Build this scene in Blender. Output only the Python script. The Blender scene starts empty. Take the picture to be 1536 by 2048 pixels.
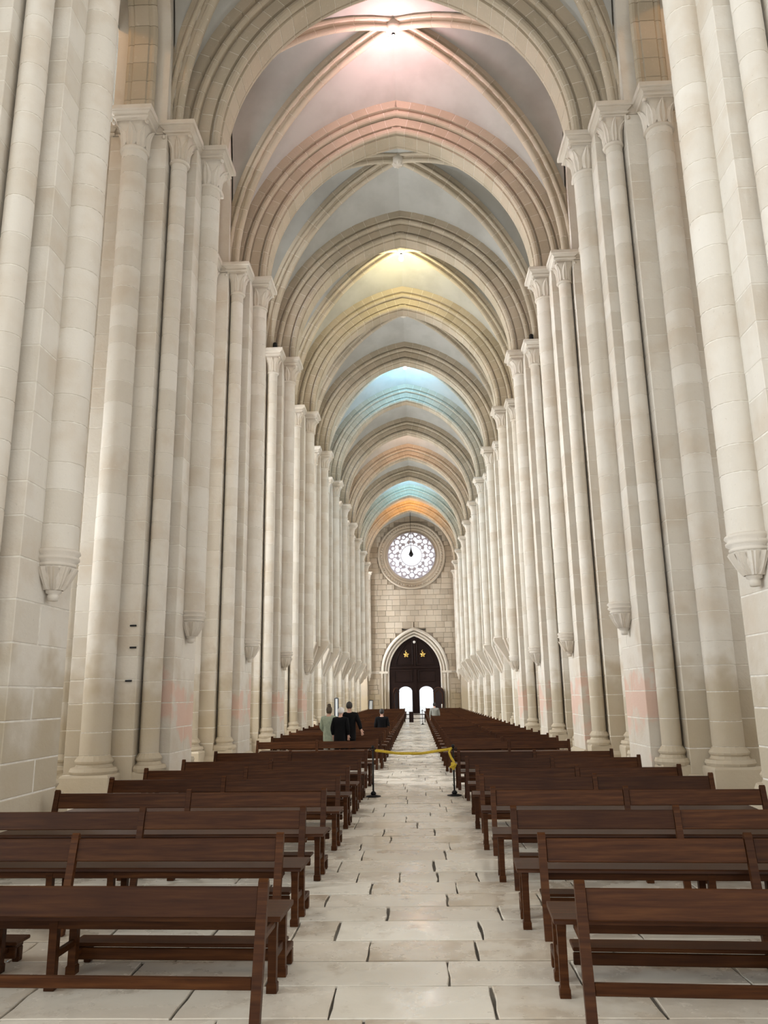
import bpy, math, random
from mathutils import Vector, Matrix
random.seed(7)
PI = math.pi
SC = bpy.context.scene
COL = SC.collection

# ------------------------------------------------------------------ camera
H = 1.85                       # eye height above the nave floor
F_PX = 1550.0
CAM_X = 0.20                   # camera stands 20 cm off the nave axis
AX = [(0.99904149, 0.02486823, 0.03602318),     # world X, Y (down the nave), Z axes in camera space
      (0.04077916, -0.22961805, -0.97242615),
      (-0.01591094, 0.97296306, -0.23041206)]
cam_d = bpy.data.cameras.new('camera')
cam = bpy.data.objects.new('camera', cam_d)
COL.objects.link(cam)
cam_d.sensor_fit = 'VERTICAL'
cam_d.sensor_height = 32.0
cam_d.lens = F_PX / 2048.0 * 32.0
cam_d.clip_start = 0.05
cam_d.clip_end = 400
m = Matrix(AX).to_4x4()
m.translation = Vector((CAM_X, 0, H))
cam.matrix_world = m
SC.camera = cam

# ------------------------------------------------------------------ world, exposure
SC.view_settings.view_transform = 'Standard'
SC.view_settings.look = 'None'
SC.view_settings.gamma = 1.0
SC.view_settings.exposure = -1.52
SC.view_settings.use_curve_mapping = False
SC.cycles.use_denoising = True
SC.cycles.max_bounces = 5
SC.cycles.diffuse_bounces = 4
SC.cycles.glossy_bounces = 2
SC.cycles.use_adaptive_sampling = True
SC.cycles.adaptive_threshold = 0.045
SC.cycles.caustics_reflective = False
SC.cycles.caustics_refractive = False
SC.cycles.sample_clamp_indirect = 8.0
w = bpy.data.worlds.new('sky')
SC.world = w
w.use_nodes = True
bg = w.node_tree.nodes['Background']
bg.inputs['Color'].default_value = (0.86, 0.93, 1.0, 1)
bg.inputs['Strength'].default_value = 4.0

WIN_L = 105.0      # emission of the aisle windows (side of the standing people)
WIN_R = 36.0
WIN_TL, WIN_TR, WIN_T = 40.0, 17.0, 17.0      # transept windows behind the camera
ROSE = 3.6

# ------------------------------------------------------------------ layout constants
YC0 = [9.9] + [16.25 + 5.927 * i for i in range(12)]     # pier centres P0..P12
BAY = 5.927
ARC = 5.8            # arcade axis
ZS = 14.65           # springing level (top of the abaci)
YF = 82.2            # west wall
TOPZ = 22.2

# ------------------------------------------------------------------ materials
def newmat(name):
    mt = bpy.data.materials.new(name)
    mt.use_nodes = True
    nt = mt.node_tree
    b = nt.nodes['Principled BSDF']
    return mt, nt, b

def node(nt, typ, **kw):
    n = nt.nodes.new(typ)
    for k, v in kw.items():
        setattr(n, k, v)
    return n

def ramp(nt, stops, interp='LINEAR'):
    r = nt.nodes.new('ShaderNodeValToRGB')
    r.color_ramp.interpolation = interp
    els = r.color_ramp.elements
    while len(els) < len(stops):
        els.new(0.5)
    for e, (p, c) in zip(els, stops):
        e.position = p
        e.color = (*c, 1) if len(c) == 3 else c
    return r

def mix(nt, fac, a, b, mode='MIX'):
    n = nt.nodes.new('ShaderNodeMix')
    n.data_type = 'RGBA'
    n.blend_type = mode
    for sock, v in ((n.inputs[0], fac), (n.inputs[6], a), (n.inputs[7], b)):
        if isinstance(v, (int, float)):
            sock.default_value = v
        elif isinstance(v, tuple):
            sock.default_value = (*v, 1)
        else:
            nt.links.new(v, sock)
    return n.outputs[2]

def mathn(nt, op, a, b=None, clamp=False):
    n = nt.nodes.new('ShaderNodeMath')
    n.operation = op
    n.use_clamp = clamp
    for s, v in zip(n.inputs, (a, b)):
        if v is None:
            continue
        if isinstance(v, (int, float)):
            s.default_value = v
        else:
            nt.links.new(v, s)
    return n.outputs[0]

def maprange(nt, v, a, b, c=0.0, d=1.0):
    n = nt.nodes.new('ShaderNodeMapRange')
    n.interpolation_type = 'SMOOTHSTEP'
    nt.links.new(v, n.inputs[0])
    for i, x in enumerate((a, b, c, d)):
        n.inputs[1 + i].default_value = x
    return n.outputs[0]

def noise(nt, vec, scale, detail=4.0, rough=0.55):
    n = nt.nodes.new('ShaderNodeTexNoise')
    n.inputs['Scale'].default_value = scale
    n.inputs['Detail'].default_value = detail
    n.inputs['Roughness'].default_value = rough
    if vec is not None:
        nt.links.new(vec, n.inputs['Vector'])
    return n

def stone_mat(name, lo, hi, low_dirt_shade=True, pink=False, rough=0.85, bump=0.25):
    """limestone: tone differs per block, blotches, damp ochre patches and painted shade low down"""
    mt, nt, b = newmat(name)
    L = nt.links.new
    geo = node(nt, 'ShaderNodeNewGeometry')
    info = node(nt, 'ShaderNodeObjectInfo')
    pos = geo.outputs['Position']
    base = ramp(nt, [(0.0, lo), (0.45, tuple((x + y) / 2 for x, y in zip(lo, hi))), (1.0, hi)])
    L(info.outputs['Random'], base.inputs[0])
    n1 = noise(nt, pos, 1.3, 3)
    c = mix(nt, maprange(nt, n1.outputs['Fac'], 0.42, 0.72, 0.0, 0.45), base.outputs[0], (0.56, 0.46, 0.35))
    n2 = noise(nt, pos, 9.0, 3, 0.65)
    c = mix(nt, maprange(nt, n2.outputs['Fac'], 0.58, 0.82, 0.0, 0.35), c, (0.78, 0.74, 0.67))
    n3 = noise(nt, pos, 26.0, 2)
    c = mix(nt, maprange(nt, n3.outputs['Fac'], 0.66, 0.8, 0.0, 0.30), c, (0.36, 0.30, 0.24))
    sep = node(nt, 'ShaderNodeSeparateXYZ')
    L(pos, sep.inputs[0])
    if low_dirt_shade:  # weathering, plus the shade at the pier feet painted in as brown
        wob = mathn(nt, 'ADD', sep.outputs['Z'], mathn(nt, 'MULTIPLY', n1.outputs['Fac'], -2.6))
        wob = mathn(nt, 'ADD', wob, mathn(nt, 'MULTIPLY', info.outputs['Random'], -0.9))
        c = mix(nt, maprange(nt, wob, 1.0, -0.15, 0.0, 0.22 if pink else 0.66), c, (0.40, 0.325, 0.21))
    if pink:
        nz = noise(nt, pos, 1.1, 4)
        zz = mathn(nt, 'ABSOLUTE', mathn(nt, 'ADD', sep.outputs['Z'], -1.6))
        v = mathn(nt, 'ADD', mathn(nt, 'MULTIPLY', zz, -0.62), mathn(nt, 'MULTIPLY', nz.outputs['Fac'], 2.2))
        c = mix(nt, maprange(nt, v, 0.74, 1.0, 0.0, 0.66), c, (0.68, 0.43, 0.34))
    L(c, b.inputs['Base Color'])
    b.inputs['Roughness'].default_value = rough
    b.inputs['Specular IOR Level'].default_value = 0.25
    bp = node(nt, 'ShaderNodeBump')
    bp.inputs['Strength'].default_value = bump
    bp.inputs['Distance'].default_value = 0.02
    n4 = noise(nt, pos, 15.0, 2, 0.6)
    L(n4.outputs['Fac'], bp.inputs['Height'])
    L(bp.outputs[0], b.inputs['Normal'])
    return mt

def plain(name, col, rough=0.6, metal=0.0, nscale=0, ncol=None, emit=None, estr=0.0, spec=0.4):
    mt, nt, b = newmat(name)
    b.inputs['Roughness'].default_value = rough
    b.inputs['Metallic'].default_value = metal
    b.inputs['Specular IOR Level'].default_value = spec
    if nscale:
        geo = node(nt, 'ShaderNodeNewGeometry')
        n = noise(nt, geo.outputs['Position'], nscale, 4)
        c = mix(nt, maprange(nt, n.outputs['Fac'], 0.35, 0.7), col, ncol or tuple(x * 0.6 for x in col))
        nt.links.new(c, b.inputs['Base Color'])
    else:
        b.inputs['Base Color'].default_value = (*col, 1)
    if emit:
        b.inputs['Emission Color'].default_value = (*emit, 1)
        b.inputs['Emission Strength'].default_value = estr
    return mt

M = {}
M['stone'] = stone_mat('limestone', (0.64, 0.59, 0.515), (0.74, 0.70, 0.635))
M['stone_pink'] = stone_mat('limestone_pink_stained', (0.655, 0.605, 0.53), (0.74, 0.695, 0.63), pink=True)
M['arch'] = stone_mat('vault_limestone', (0.43, 0.37, 0.28), (0.50, 0.435, 0.34), low_dirt_shade=False)
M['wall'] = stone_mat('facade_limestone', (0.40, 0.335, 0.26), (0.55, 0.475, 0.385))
M['mortar'] = plain('lime_mortar', (0.80, 0.77, 0.70), 0.95, nscale=6, ncol=(0.66, 0.61, 0.54))
M['carved'] = stone_mat('carved_limestone', (0.60, 0.545, 0.47), (0.72, 0.67, 0.60), low_dirt_shade=True)
M['plaster'] = plain('vault_plaster', (0.455, 0.45, 0.42), 0.95, nscale=0.9, ncol=(0.39, 0.38, 0.35))
M['iron'] = plain('black_iron', (0.015, 0.015, 0.016), 0.45, 0.6)
M['gold'] = plain('gilded_bronze', (0.75, 0.52, 0.16), 0.35, 0.9)
M['rope'] = plain('yellow_rope', (0.72, 0.52, 0.05), 0.7, nscale=60, ncol=(0.5, 0.34, 0.03))
M['joint'] = plain('dark_floor_joint', (0.075, 0.065, 0.055), 0.9, nscale=2.0, ncol=(0.25, 0.23, 0.2))
M['skin'] = plain('skin', (0.62, 0.38, 0.29), 0.6)
M['black_cloth'] = plain('black_cloth', (0.008, 0.008, 0.009), 0.9, spec=0.1)
M['green_cloth'] = plain('sage_green_padded_cloth', (0.36, 0.41, 0.31), 0.85, nscale=14, ncol=(0.28, 0.33, 0.25))
M['grey_cloth'] = plain('grey_cloth', (0.30, 0.30, 0.27), 0.9)
M['white_hair'] = plain('white_hair', (0.75, 0.73, 0.72), 0.8)
M['grey_hair'] = plain('dark_grey_hair', (0.022, 0.018, 0.016), 0.7, nscale=60, ncol=(0.06, 0.052, 0.048))
M['blond_hair'] = plain('dark_blond_hair', (0.10, 0.072, 0.045), 0.7, nscale=40, ncol=(0.05, 0.035, 0.022))
M['leather'] = plain('dark_shoe_leather', (0.02, 0.017, 0.015), 0.5)
M['board'] = plain('white_board', (0.8, 0.84, 0.88), 0.5)
M['board_dark'] = plain('dark_board_edge', (0.02, 0.03, 0.05), 0.5)
M['greenbox'] = plain('dark_green_box', (0.02, 0.06, 0.045), 0.5)
M['wax'] = plain('white_wax', (0.85, 0.83, 0.8), 0.5)

def emis(name, col, s):
    mt = bpy.data.materials.new(name)
    mt.use_nodes = True
    nt = mt.node_tree
    nt.nodes.remove(nt.nodes['Principled BSDF'])
    e = nt.nodes.new('ShaderNodeEmission')
    e.inputs[0].default_value = (*col, 1)
    e.inputs[1].default_value = s
    nt.links.new(e.outputs[0], nt.nodes['Material Output'].inputs[0])
    return mt

M['win_l'] = emis('daylit_window_glass_l', (0.93, 0.97, 1.0), WIN_L)
M['win_r'] = emis('daylit_window_glass_r', (0.90, 0.96, 1.0), WIN_R)
M['win_tl'] = emis('daylit_transept_glass_l', (0.90, 0.96, 1.0), WIN_TL)
M['win_tr'] = emis('daylit_transept_glass_r', (0.95, 0.98, 1.0), WIN_TR)
M['win_t'] = emis('daylit_transept_glass', (0.94, 0.975, 1.0), WIN_T)
M['rose_glass'] = emis('daylit_rose_glass', (0.96, 0.95, 1.0), ROSE)

# polished limestone paving
mt, nt, b = newmat('worn_paving_stone')
geo = node(nt, 'ShaderNodeNewGeometry'); info = node(nt, 'ShaderNodeObjectInfo')
base = ramp(nt, [(0, (0.46, 0.38, 0.29)), (0.5, (0.60, 0.53, 0.44)), (1, (0.70, 0.65, 0.56))])
nt.links.new(info.outputs['Random'], base.inputs[0])
n1 = noise(nt, geo.outputs['Position'], 1.6, 6, 0.6)
c = mix(nt, maprange(nt, n1.outputs['Fac'], 0.40, 0.62, 0.0, 0.7), base.outputs[0], (0.66, 0.605, 0.515))
n2 = noise(nt, geo.outputs['Position'], 3.1, 5, 0.6)
c = mix(nt, maprange(nt, n2.outputs['Fac'], 0.57, 0.72, 0.0, 0.62), c, (0.38, 0.30, 0.22))
n3 = noise(nt, geo.outputs['Position'], 30, 4, 0.7)
c = mix(nt, maprange(nt, n3.outputs['Fac'], 0.60, 0.8, 0.0, 0.4), c, (0.38, 0.35, 0.31))
nt.links.new(c, b.inputs['Base Color'])
nt.links.new(maprange(nt, n1.outputs['Fac'], 0.35, 0.65, 0.13, 0.45), b.inputs['Roughness'])
b.inputs['Specular IOR Level'].default_value = 0.5
bp = node(nt, 'ShaderNodeBump'); bp.inputs['Strength'].default_value = 0.22; bp.inputs['Distance'].default_value = 0.012
n4 = noise(nt, geo.outputs['Position'], 5.0, 3, 0.6)
nt.links.new(n4.outputs['Fac'], bp.inputs['Height'])
nt.links.new(bp.outputs[0], b.inputs['Normal'])
M['paving'] = mt

def wood_mat(name, a, b_, c_, rough):
    mt, nt, b = newmat(name)
    tc = node(nt, 'ShaderNodeTexCoord'); info = node(nt, 'ShaderNodeObjectInfo')
    mp = node(nt, 'ShaderNodeMapping')
    mp.inputs['Scale'].default_value = (1.2, 22, 22)
    add = node(nt, 'ShaderNodeVectorMath', operation='ADD')
    nt.links.new(tc.outputs['Object'], mp.inputs[0])
    nt.links.new(mp.outputs[0], add.inputs[0])
    nt.links.new(info.outputs['Random'], add.inputs[1])
    n1 = noise(nt, add.outputs[0], 1.6, 6, 0.6)
    r = ramp(nt, [(0.25, a), (0.5, b_), (0.75, c_)])
    nt.links.new(n1.outputs['Fac'], r.inputs[0])
    v = mix(nt, mathn(nt, 'MULTIPLY', info.outputs['Random'], 0.45), r.outputs[0], (a[0] * 0.55, a[1] * 0.5, a[2] * 0.5))
    nt.links.new(v, b.inputs['Base Color'])
    b.inputs['Roughness'].default_value = rough
    b.inputs['Specular IOR Level'].default_value = 0.12
    return mt
M['wood'] = wood_mat('dark_polished_bench_wood', (0.026, 0.0085, 0.003), (0.062, 0.021, 0.0065), (0.105, 0.040, 0.012), 0.42)
M['door_wood'] = wood_mat('old_dark_door_wood', (0.010, 0.006, 0.006), (0.022, 0.011, 0.009), (0.035, 0.018, 0.013), 0.6)

# ------------------------------------------------------------------ mesh helpers
def mesh(name, verts, faces, mat=None, smooth=False):
    me = bpy.data.meshes.new(name)
    me.from_pydata(verts, [], faces)
    if smooth:
        me.polygons.foreach_set('use_smooth', [True] * len(me.polygons))
    if mat:
        me.materials.append(M[mat] if isinstance(mat, str) else mat)
    return me

def ob(name, data, parent=None, loc=(0, 0, 0), rot=(0, 0, 0), scale=(1, 1, 1)):
    o = bpy.data.objects.new(name, data)
    COL.objects.link(o)
    if parent is not None:
        o.parent = parent
    o.location = loc
    if rot != (0, 0, 0):
        o.rotation_euler = rot
    if scale != (1, 1, 1):
        o.scale = scale
    return o

def tag(o, label=None, cat=None, group=None, kind=None):
    if label: o['label'] = label
    if cat: o['category'] = cat
    if group: o['group'] = group
    if kind: o['kind'] = kind
    return o

class MB:
    """collects pieces of ONE part"""
    def __init__(s):
        s.v = []; s.f = []
    def add(s, v, f):
        n = len(s.v)
        s.v += [tuple(p) for p in v]
        s.f += [tuple(i + n for i in q) for q in f]
        return s
    def box(s, x0, x1, y0, y1, z0, z1):
        return s.add([(x0, y0, z0), (x1, y0, z0), (x1, y1, z0), (x0, y1, z0), (x0, y0, z1), (x1, y0, z1), (x1, y1, z1), (x0, y1, z1)],
                     [(0, 3, 2, 1), (4, 5, 6, 7), (0, 1, 5, 4), (1, 2, 6, 5), (2, 3, 7, 6), (3, 0, 4, 7)])
    def prism(s, poly, a, b, axis='y'):
        """extrude a 2D polygon between a and b along axis; poly is (x,z) for y, (x,y) for z, (y,z) for x"""
        def P(p, t):
            return {'y': (p[0], t, p[1]), 'z': (p[0], p[1], t), 'x': (t, p[0], p[1])}[axis]
        n = len(poly)
        v = [P(p, a) for p in poly] + [P(p, b) for p in poly]
        f = [tuple(range(n)), tuple(range(2 * n - 1, n - 1, -1))]
        f += [(i, n + i, n + (i + 1) % n, (i + 1) % n) for i in range(n)]
        return s.add(v, f)
    def loft(s, rings, cap=True, closed=True):
        n = len(rings[0]); v = []; f = []
        for r in rings: v += r
        for k in range(len(rings) - 1):
            for i in range(n if closed else n - 1):
                j = (i + 1) % n
                f.append((k * n + i, k * n + j, (k + 1) * n + j, (k + 1) * n + i))
        if cap:
            f.append(tuple(range(n - 1, -1, -1)))
            f.append(tuple(range((len(rings) - 1) * n, len(rings) * n)))
        return s.add(v, f)
    def lathe(s, prof, n=20, cx=0, cy=0, cap=True):
        return s.loft([[(cx + r * math.cos(2 * PI * i / n), cy + r * math.sin(2 * PI * i / n), z) for i in range(n)] for r, z in prof], cap)
    def tube(s, pts, r, n=8, cap=True):
        rings = []
        for k, p in enumerate(pts):
            p = Vector(p)
            d = (Vector(pts[min(k + 1, len(pts) - 1)]) - Vector(pts[max(k - 1, 0)])).normalized()
            a = d.orthogonal().normalized() if k == 0 else (rings_a - d * rings_a.dot(d)).normalized()
            rings_a = a
            b = d.cross(a)
            rr = r[k] if isinstance(r, (list, tuple)) else r
            rings.append([tuple(p + a * rr * math.cos(2 * PI * i / n) + b * rr * math.sin(2 * PI * i / n)) for i in range(n)])
        return s.loft(rings, cap)
    def mesh(s, name, mat, smooth=False):
        return mesh(name, s.v, s.f, mat, smooth)

_cache = {}
def cached(key, fn):
    if key not in _cache:
        _cache[key] = fn()
    return _cache[key]

def bevel_box(name, sx, sy, sz, mat, c=0.009):
    """chamfered block, origin at its centre"""
    key = ('bb', round(sx, 3), round(sy, 3), round(sz, 3), mat, c)
    def mk():
        x, y, z = sx / 2, sy / 2, sz / 2
        v = []; idx = {}
        for a in (-1, 1):
            for b_ in (-1, 1):
                for d in (-1, 1):
                    for k, p in enumerate(((a * x, b_ * (y - c), d * (z - c)), (a * (x - c), b_ * y, d * (z - c)), (a * (x - c), b_ * (y - c), d * z))):
                        idx[(a, b_, d, k)] = len(v); v.append(p)
        f = []
        for a in (-1, 1):
            q = [(a, -1, -1, 0), (a, 1, -1, 0), (a, 1, 1, 0), (a, -1, 1, 0)]
            f.append([idx[t] for t in (q if a > 0 else q[::-1])])
            q = [(-1, a, -1, 1), (-1, a, 1, 1), (1, a, 1, 1), (1, a, -1, 1)]
            f.append([idx[t] for t in (q if a > 0 else q[::-1])])
            q = [(-1, -1, a, 2), (1, -1, a, 2), (1, 1, a, 2), (-1, 1, a, 2)]
            f.append([idx[t] for t in (q if a > 0 else q[::-1])])
        for a in (-1, 1):
            for b_ in (-1, 1):
                f.append([idx[(a, b_, -1, 0)], idx[(a, b_, 1, 0)], idx[(a, b_, 1, 1)], idx[(a, b_, -1, 1)]])
                f.append([idx[(a, -1, b_, 0)], idx[(a, 1, b_, 0)], idx[(a, 1, b_, 2)], idx[(a, -1, b_, 2)]])
                f.append([idx[(-1, a, b_, 1)], idx[(1, a, b_, 1)], idx[(1, a, b_, 2)], idx[(-1, a, b_, 2)]])
                for d in (-1, 1):
                    f.append([idx[(a, b_, d, 0)], idx[(a, b_, d, 1)], idx[(a, b_, d, 2)]])
        me = mesh(name, v, f, mat)
        return me
    return cached(key, mk)

def drum_mesh(r, mat='stone', n=16):
    def mk():
        rings = [(r - 0.006, 0.014), (r, 0.024), (r, 0.976), (r - 0.006, 0.986)]
        me = MB().lathe(rings, n).mesh('drum', mat, True)
        me.set_sharp_from_angle(angle=math.radians(28))
        return me
    return cached(('drum', r, mat, n), mk)

def arc_half(s, R, zs, n, r_off=0.0):
    """points of the left half of a pointed arch (x from -s to 0)"""
    xc = R - s; rr = R + r_off
    a1 = math.acos(max(-1, min(1, xc / rr)))
    return [(xc - rr * math.cos(a1 * i / n), zs + rr * math.sin(a1 * i / n)) for i in range(n + 1)]

def roll(cx, cy, r, a0, a1, n=4):
    return [(cx + r * math.cos(math.radians(a0 + (a1 - a0) * i / n)), cy + r * math.sin(math.radians(a0 + (a1 - a0) * i / n))) for i in range(n + 1)]

def sweep_voussoir(name, prof, R, a, mat, nseg=2, ch=0.012):
    """stone of an arch: profile (offset outward, width y) turned through angle a about the arch centre (local origin).
       The piece starts on the -X side and climbs; chamfer ends by shrinking the end rings."""
    rings = []
    e = ch / R
    n = len(prof)
    cen = (sum(p[0] for p in prof) / n, 0.0)
    def ring(ang, k):
        out = []
        for d, y in prof:
            d2 = d + (cen[0] - d) * k; y2 = y * (1 - k)
            rr = R + d2
            out.append((-rr * math.cos(ang), y2, rr * math.sin(ang)))
        return out
    rings.append(ring(e * 0.4, 0.02))
    for i in range(nseg + 1):
        rings.append(ring(e + (a - 2 * e) * i / nseg, 0.0))
    rings.append(ring(a - e * 0.4, 0.02))
    b = MB().loft(rings, True)
    me = b.mesh(name, mat, False)
    return me

# ------------------------------------------------------------------ setting: floor
ord_w = ['', 'first', 'second', 'third', 'fourth', 'fifth', 'sixth', 'seventh', 'eighth', 'ninth', 'tenth', 'eleventh', 'twelfth',
         'thirteenth', 'fourteenth', 'fifteenth', 'sixteenth', 'seventeenth', 'eighteenth', 'nineteenth', 'twentieth']
ord_w += ['twenty-' + ord_w[i] for i in range(1, 10)] + ['thirtieth'] + ['thirty-' + ord_w[i] for i in range(1, 10)]

fl = ob('floor', MB().box(-26, 26, -22, YF + 1.2, -0.4, -0.022).mesh('floor', 'joint'))
tag(fl, kind='structure')
rows = [2.2, 2.75, 3.3, 3.85, 4.5, 5.12, 5.66, 6.15, 6.63, 7.17, 7.62, 8.07, 8.55]
rnd = random.Random(3)
while rows[-1] < YF + 0.5:
    rows.append(rows[-1] + rnd.choice((0.42, 0.48, 0.5, 0.55, 0.6)))
fixed = {5: [-2.36, -1.31, -0.37, 0.63, 1.62], 6: [0.37], 7: [-1.6, -0.2, 0.6, 1.6], 8: [-0.83, -0.485, 0.67, 1.9], 9: [-0.1, 0.88], 10: [-0.68, 0.44], 11: [-0.29, 0.55], 12: [-0.46, -0.02, 0.37, 0.79]}
stuffm = MB(); nslab = 0
slabs = []
def slab_poly(x0, x1, y0, y1):
    g = 0.009
    j = lambda s: rnd.uniform(-s, s)
    out = []
    n = 4
    # slightly uneven, worn outline
    gy = 0.011
    out.append((x0 + g + j(.004), y0 + gy + j(.004)))
    for i in range(1, n): out.append((x0 + g + (x1 - x0 - 2 * g) * i / n, y0 + gy + j(.005)))
    out.append((x1 - g + j(.006), y0 + gy + j(.004)))
    for q in (.3, .65): out.append((x1 - g + j(.011), y0 + (y1 - y0) * (q + j(.08))))
    out.append((x1 - g + j(.006), y1 - gy + j(.004)))
    for i in range(1, n): out.append((x1 - g - (x1 - x0 - 2 * g) * i / n, y1 - gy + j(.005)))
    out.append((x0 + g + j(.006), y1 - gy + j(.004)))
    for q in (.65, .3): out.append((x0 + g + j(.011), y0 + (y1 - y0) * (q + j(.08))))
    return out
for r in range(len(rows) - 1):
    y0, y1 = rows[r], rows[r + 1]
    near = y1 < 13.2
    lim = 5.2 if near else 10.4
    xs = list(fixed.get(r, []))
    if not xs:
        xs = [rnd.uniform(-0.8, 0.4)]
    xs.sort()
    while xs[-1] < lim: xs.append(xs[-1] + rnd.uniform(0.65, 1.35))
    while xs[0] > -lim: xs.insert(0, xs[0] - rnd.uniform(0.65, 1.35))
    for x0, x1 in zip(xs[:-1], xs[1:]):
        if near and nslab < 300:
            poly = slab_poly(x0, x1, y0, y1)
            n = len(poly)
            cx, cy = (x0 + x1) / 2, (y0 + y1) / 2
            v = [(x - cx, y - cy, -0.03) for x, y in poly] + [(x - cx, y - cy, -0.004) for x, y in poly] + [((x - cx) * (1 - 0.012 / (x1 - x0)), (y - cy) * (1 - 0.012 / (y1 - y0)), 0.0) for x, y in poly]
            f = [tuple(range(2 * n, 3 * n))]
            f += [(i, (i + 1) % n, n + (i + 1) % n, n + i) for i in range(n)] + [(n + i, n + (i + 1) % n, 2 * n + (i + 1) % n, 2 * n + i) for i in range(n)]
            ob('paving_slab', mesh('paving_slab', v, f, 'paving'), fl, (cx, cy, rnd.uniform(-.004, 0)), (rnd.uniform(-.004, .004), rnd.uniform(-.003, .003), 0))
            nslab += 1
        else:
            g = 0.008; dz = rnd.uniform(-.006, 0)
            stuffm.add([(x0 + g, y0 + g, -.03), (x1 - g, y0 + g, -.03), (x1 - g, y1 - g, -.03), (x0 + g, y1 - g, -.03),
                        (x0 + g, y0 + g, dz + rnd.uniform(-.003, .003)), (x1 - g, y0 + g, dz + rnd.uniform(-.003, .003)), (x1 - g, y1 - g, dz + rnd.uniform(-.003, .003)), (x0 + g, y1 - g, dz + rnd.uniform(-.003, .003))],
                       [(4, 5, 6, 7), (0, 1, 5, 4), (1, 2, 6, 5), (2, 3, 7, 6), (3, 0, 4, 7)])
# paving under the crossing and the near parts of the aisles
for sx in (-1, 1):
    x = 5.2
    while x < 11:
        y = 2.2
        while y < 13.2:
            d = rnd.uniform(.5, .7); w_ = 0.9
            xa, xb = sorted((sx * x, sx * (x + w_)))
            stuffm.add([(xa + .008, y + .008, 0), (xb - .008, y + .008, 0), (xb - .008, y + d - .008, 0), (xa + .008, y + d - .008, 0)], [(0, 1, 2, 3)])
            y += d
        x += 0.9
yy = -22
while yy < 2.2:
    xx = -25
    while xx < 25:
        stuffm.add([(xx + .01, yy + .01, 0), (xx + 1.24, yy + .01, 0), (xx + 1.24, yy + .59, 0), (xx + .01, yy + .59, 0)], [(0, 1, 2, 3)])
        xx += 1.25
    yy += 0.605
so = ob('paving_slabs', stuffm.mesh('paving_slabs', 'paving'), fl)
tag(so, kind='stuff')

# ------------------------------------------------------------------ setting: shell (aisles, transept)
AW = 10.6
def window_hole_wall(name, side):
    """outer aisle wall with one tall lancet per bay, recessed daylit glass"""
    b = MB(); x = side * AW
    ycs = [(YC0[i] + YC0[i + 1]) / 2 for i in range(12)]
    edges = [8.3]
    for yc in ycs: edges += [yc - 1.0, yc + 1.0]
    edges.append(YF + 1)
    xa, xb = sorted((x, x + side * 1.0))
    for i in range(0, len(edges) - 1, 2):
        b.box(xa, xb, edges[i], edges[i + 1], 0, 20.5)
    for yc in ycs:
        b.box(xa, xb, yc - 1.0, yc + 1.0, 0, 4.2)
        b.box(xa, xb, yc - 1.0, yc + 1.0, 13.4, 20.5)
    o = ob(name, b.mesh(name, 'wall')); tag(o, kind='structure')
    for k, yc in enumerate(ycs):
        z_hi = 13.3 if k else 6.3
        poly = [(yc - .98, 4.25), (yc + .98, 4.25), (yc + .98, z_hi - 1.7), (yc + .6, z_hi - .7), (yc, z_hi), (yc - .6, z_hi - .7), (yc - .98, z_hi - 1.7)]
        v = [(x + side * 0.35, p[0], p[1]) for p in poly]
        f = [tuple(range(7))] if side < 0 else [tuple(range(6, -1, -1))]
        ob('window_pane', mesh('window_pane', v, f, 'win_l' if side < 0 else 'win_r'), o)
    return o
window_hole_wall('wall_aisle_left', -1)
window_hole_wall('wall_aisle_right', 1)
# aisle vault (plain plastered barrel, out of sight above the arcades)
for side, nm in ((-1, 'ceiling_aisle_left'), (1, 'ceiling_aisle_right')):
    pts = []
    for i in range(11):
        a = PI * i / 10
        pts.append((side * (8.5 + 2.1 * math.cos(a)), 17.2 + 2.8 * math.sin(a)))
    v = [(x, 8.3, z) for x, z in pts] + [(x, YF + 1, z) for x, z in pts]
    f = [(i, i + 1, 12 + i, 11 + i) for i in range(10)]
    tag(ob(nm, mesh(nm, v, f, 'plaster')), kind='structure')
# transept shell behind and beside the camera
b = MB()
b.box(-24, 24, -21, -20, 0, 4); b.box(-24, 24, -21, -20, 15, 24)
for xa, xb in ((-24, -12), (-8, -4), (4, 8), (12, 24), (-1, 1)): b.box(xa, xb, -21, -20, 4, 15)
tag(ob('wall_east', b.mesh('wall_east', 'wall')), kind='structure')
for side, nm in ((-1, 'wall_transept_left'), (1, 'wall_transept_right')):
    b = MB(); xa, xb = sorted((side * 23, side * 24))
    b.box(xa, xb, -20, 8.3, 0, 4); b.box(xa, xb, -20, 8.3, 16, 24)
    for ya, yb in ((-20, -15), (-11, -7), (-3, -1), (5, 8.3)): b.box(xa, xb, ya, yb, 4, 16)
    xa, xb = sorted((side * AW, side * 24))
    b.box(xa, xb, 7.3, 8.3, 0, 24)
    o = tag(ob(nm, b.mesh(nm, 'wall')), kind='structure')
    for ya, yb in ((-15, -11), (-7, -3), (-1, 5)):
        v = [(side * 23.5, ya, 4), (side * 23.5, yb, 4), (side * 23.5, yb, 16), (side * 23.5, ya, 16)]
        ob('window_pane', mesh('window_pane', v, [(0, 1, 2, 3)] if side < 0 else [(3, 2, 1, 0)], 'win_tl' if side < 0 else 'win_tr'), o)
o = bpy.data.objects['wall_east']
for xa, xb in ((-12, -8), (-4, -1), (1, 4), (8, 12)):
    ob('window_pane', mesh('window_pane', [(xa, -20.5, 4), (xb, -20.5, 4), (xb, -20.5, 15), (xa, -20.5, 15)], [(3, 2, 1, 0)], 'win_t'), o)
tag(ob('ceiling_transept', MB().box(-24, 24, -21, 8.2, 23, 23.6).mesh('ceiling_transept', 'plaster')), kind='structure')
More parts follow.
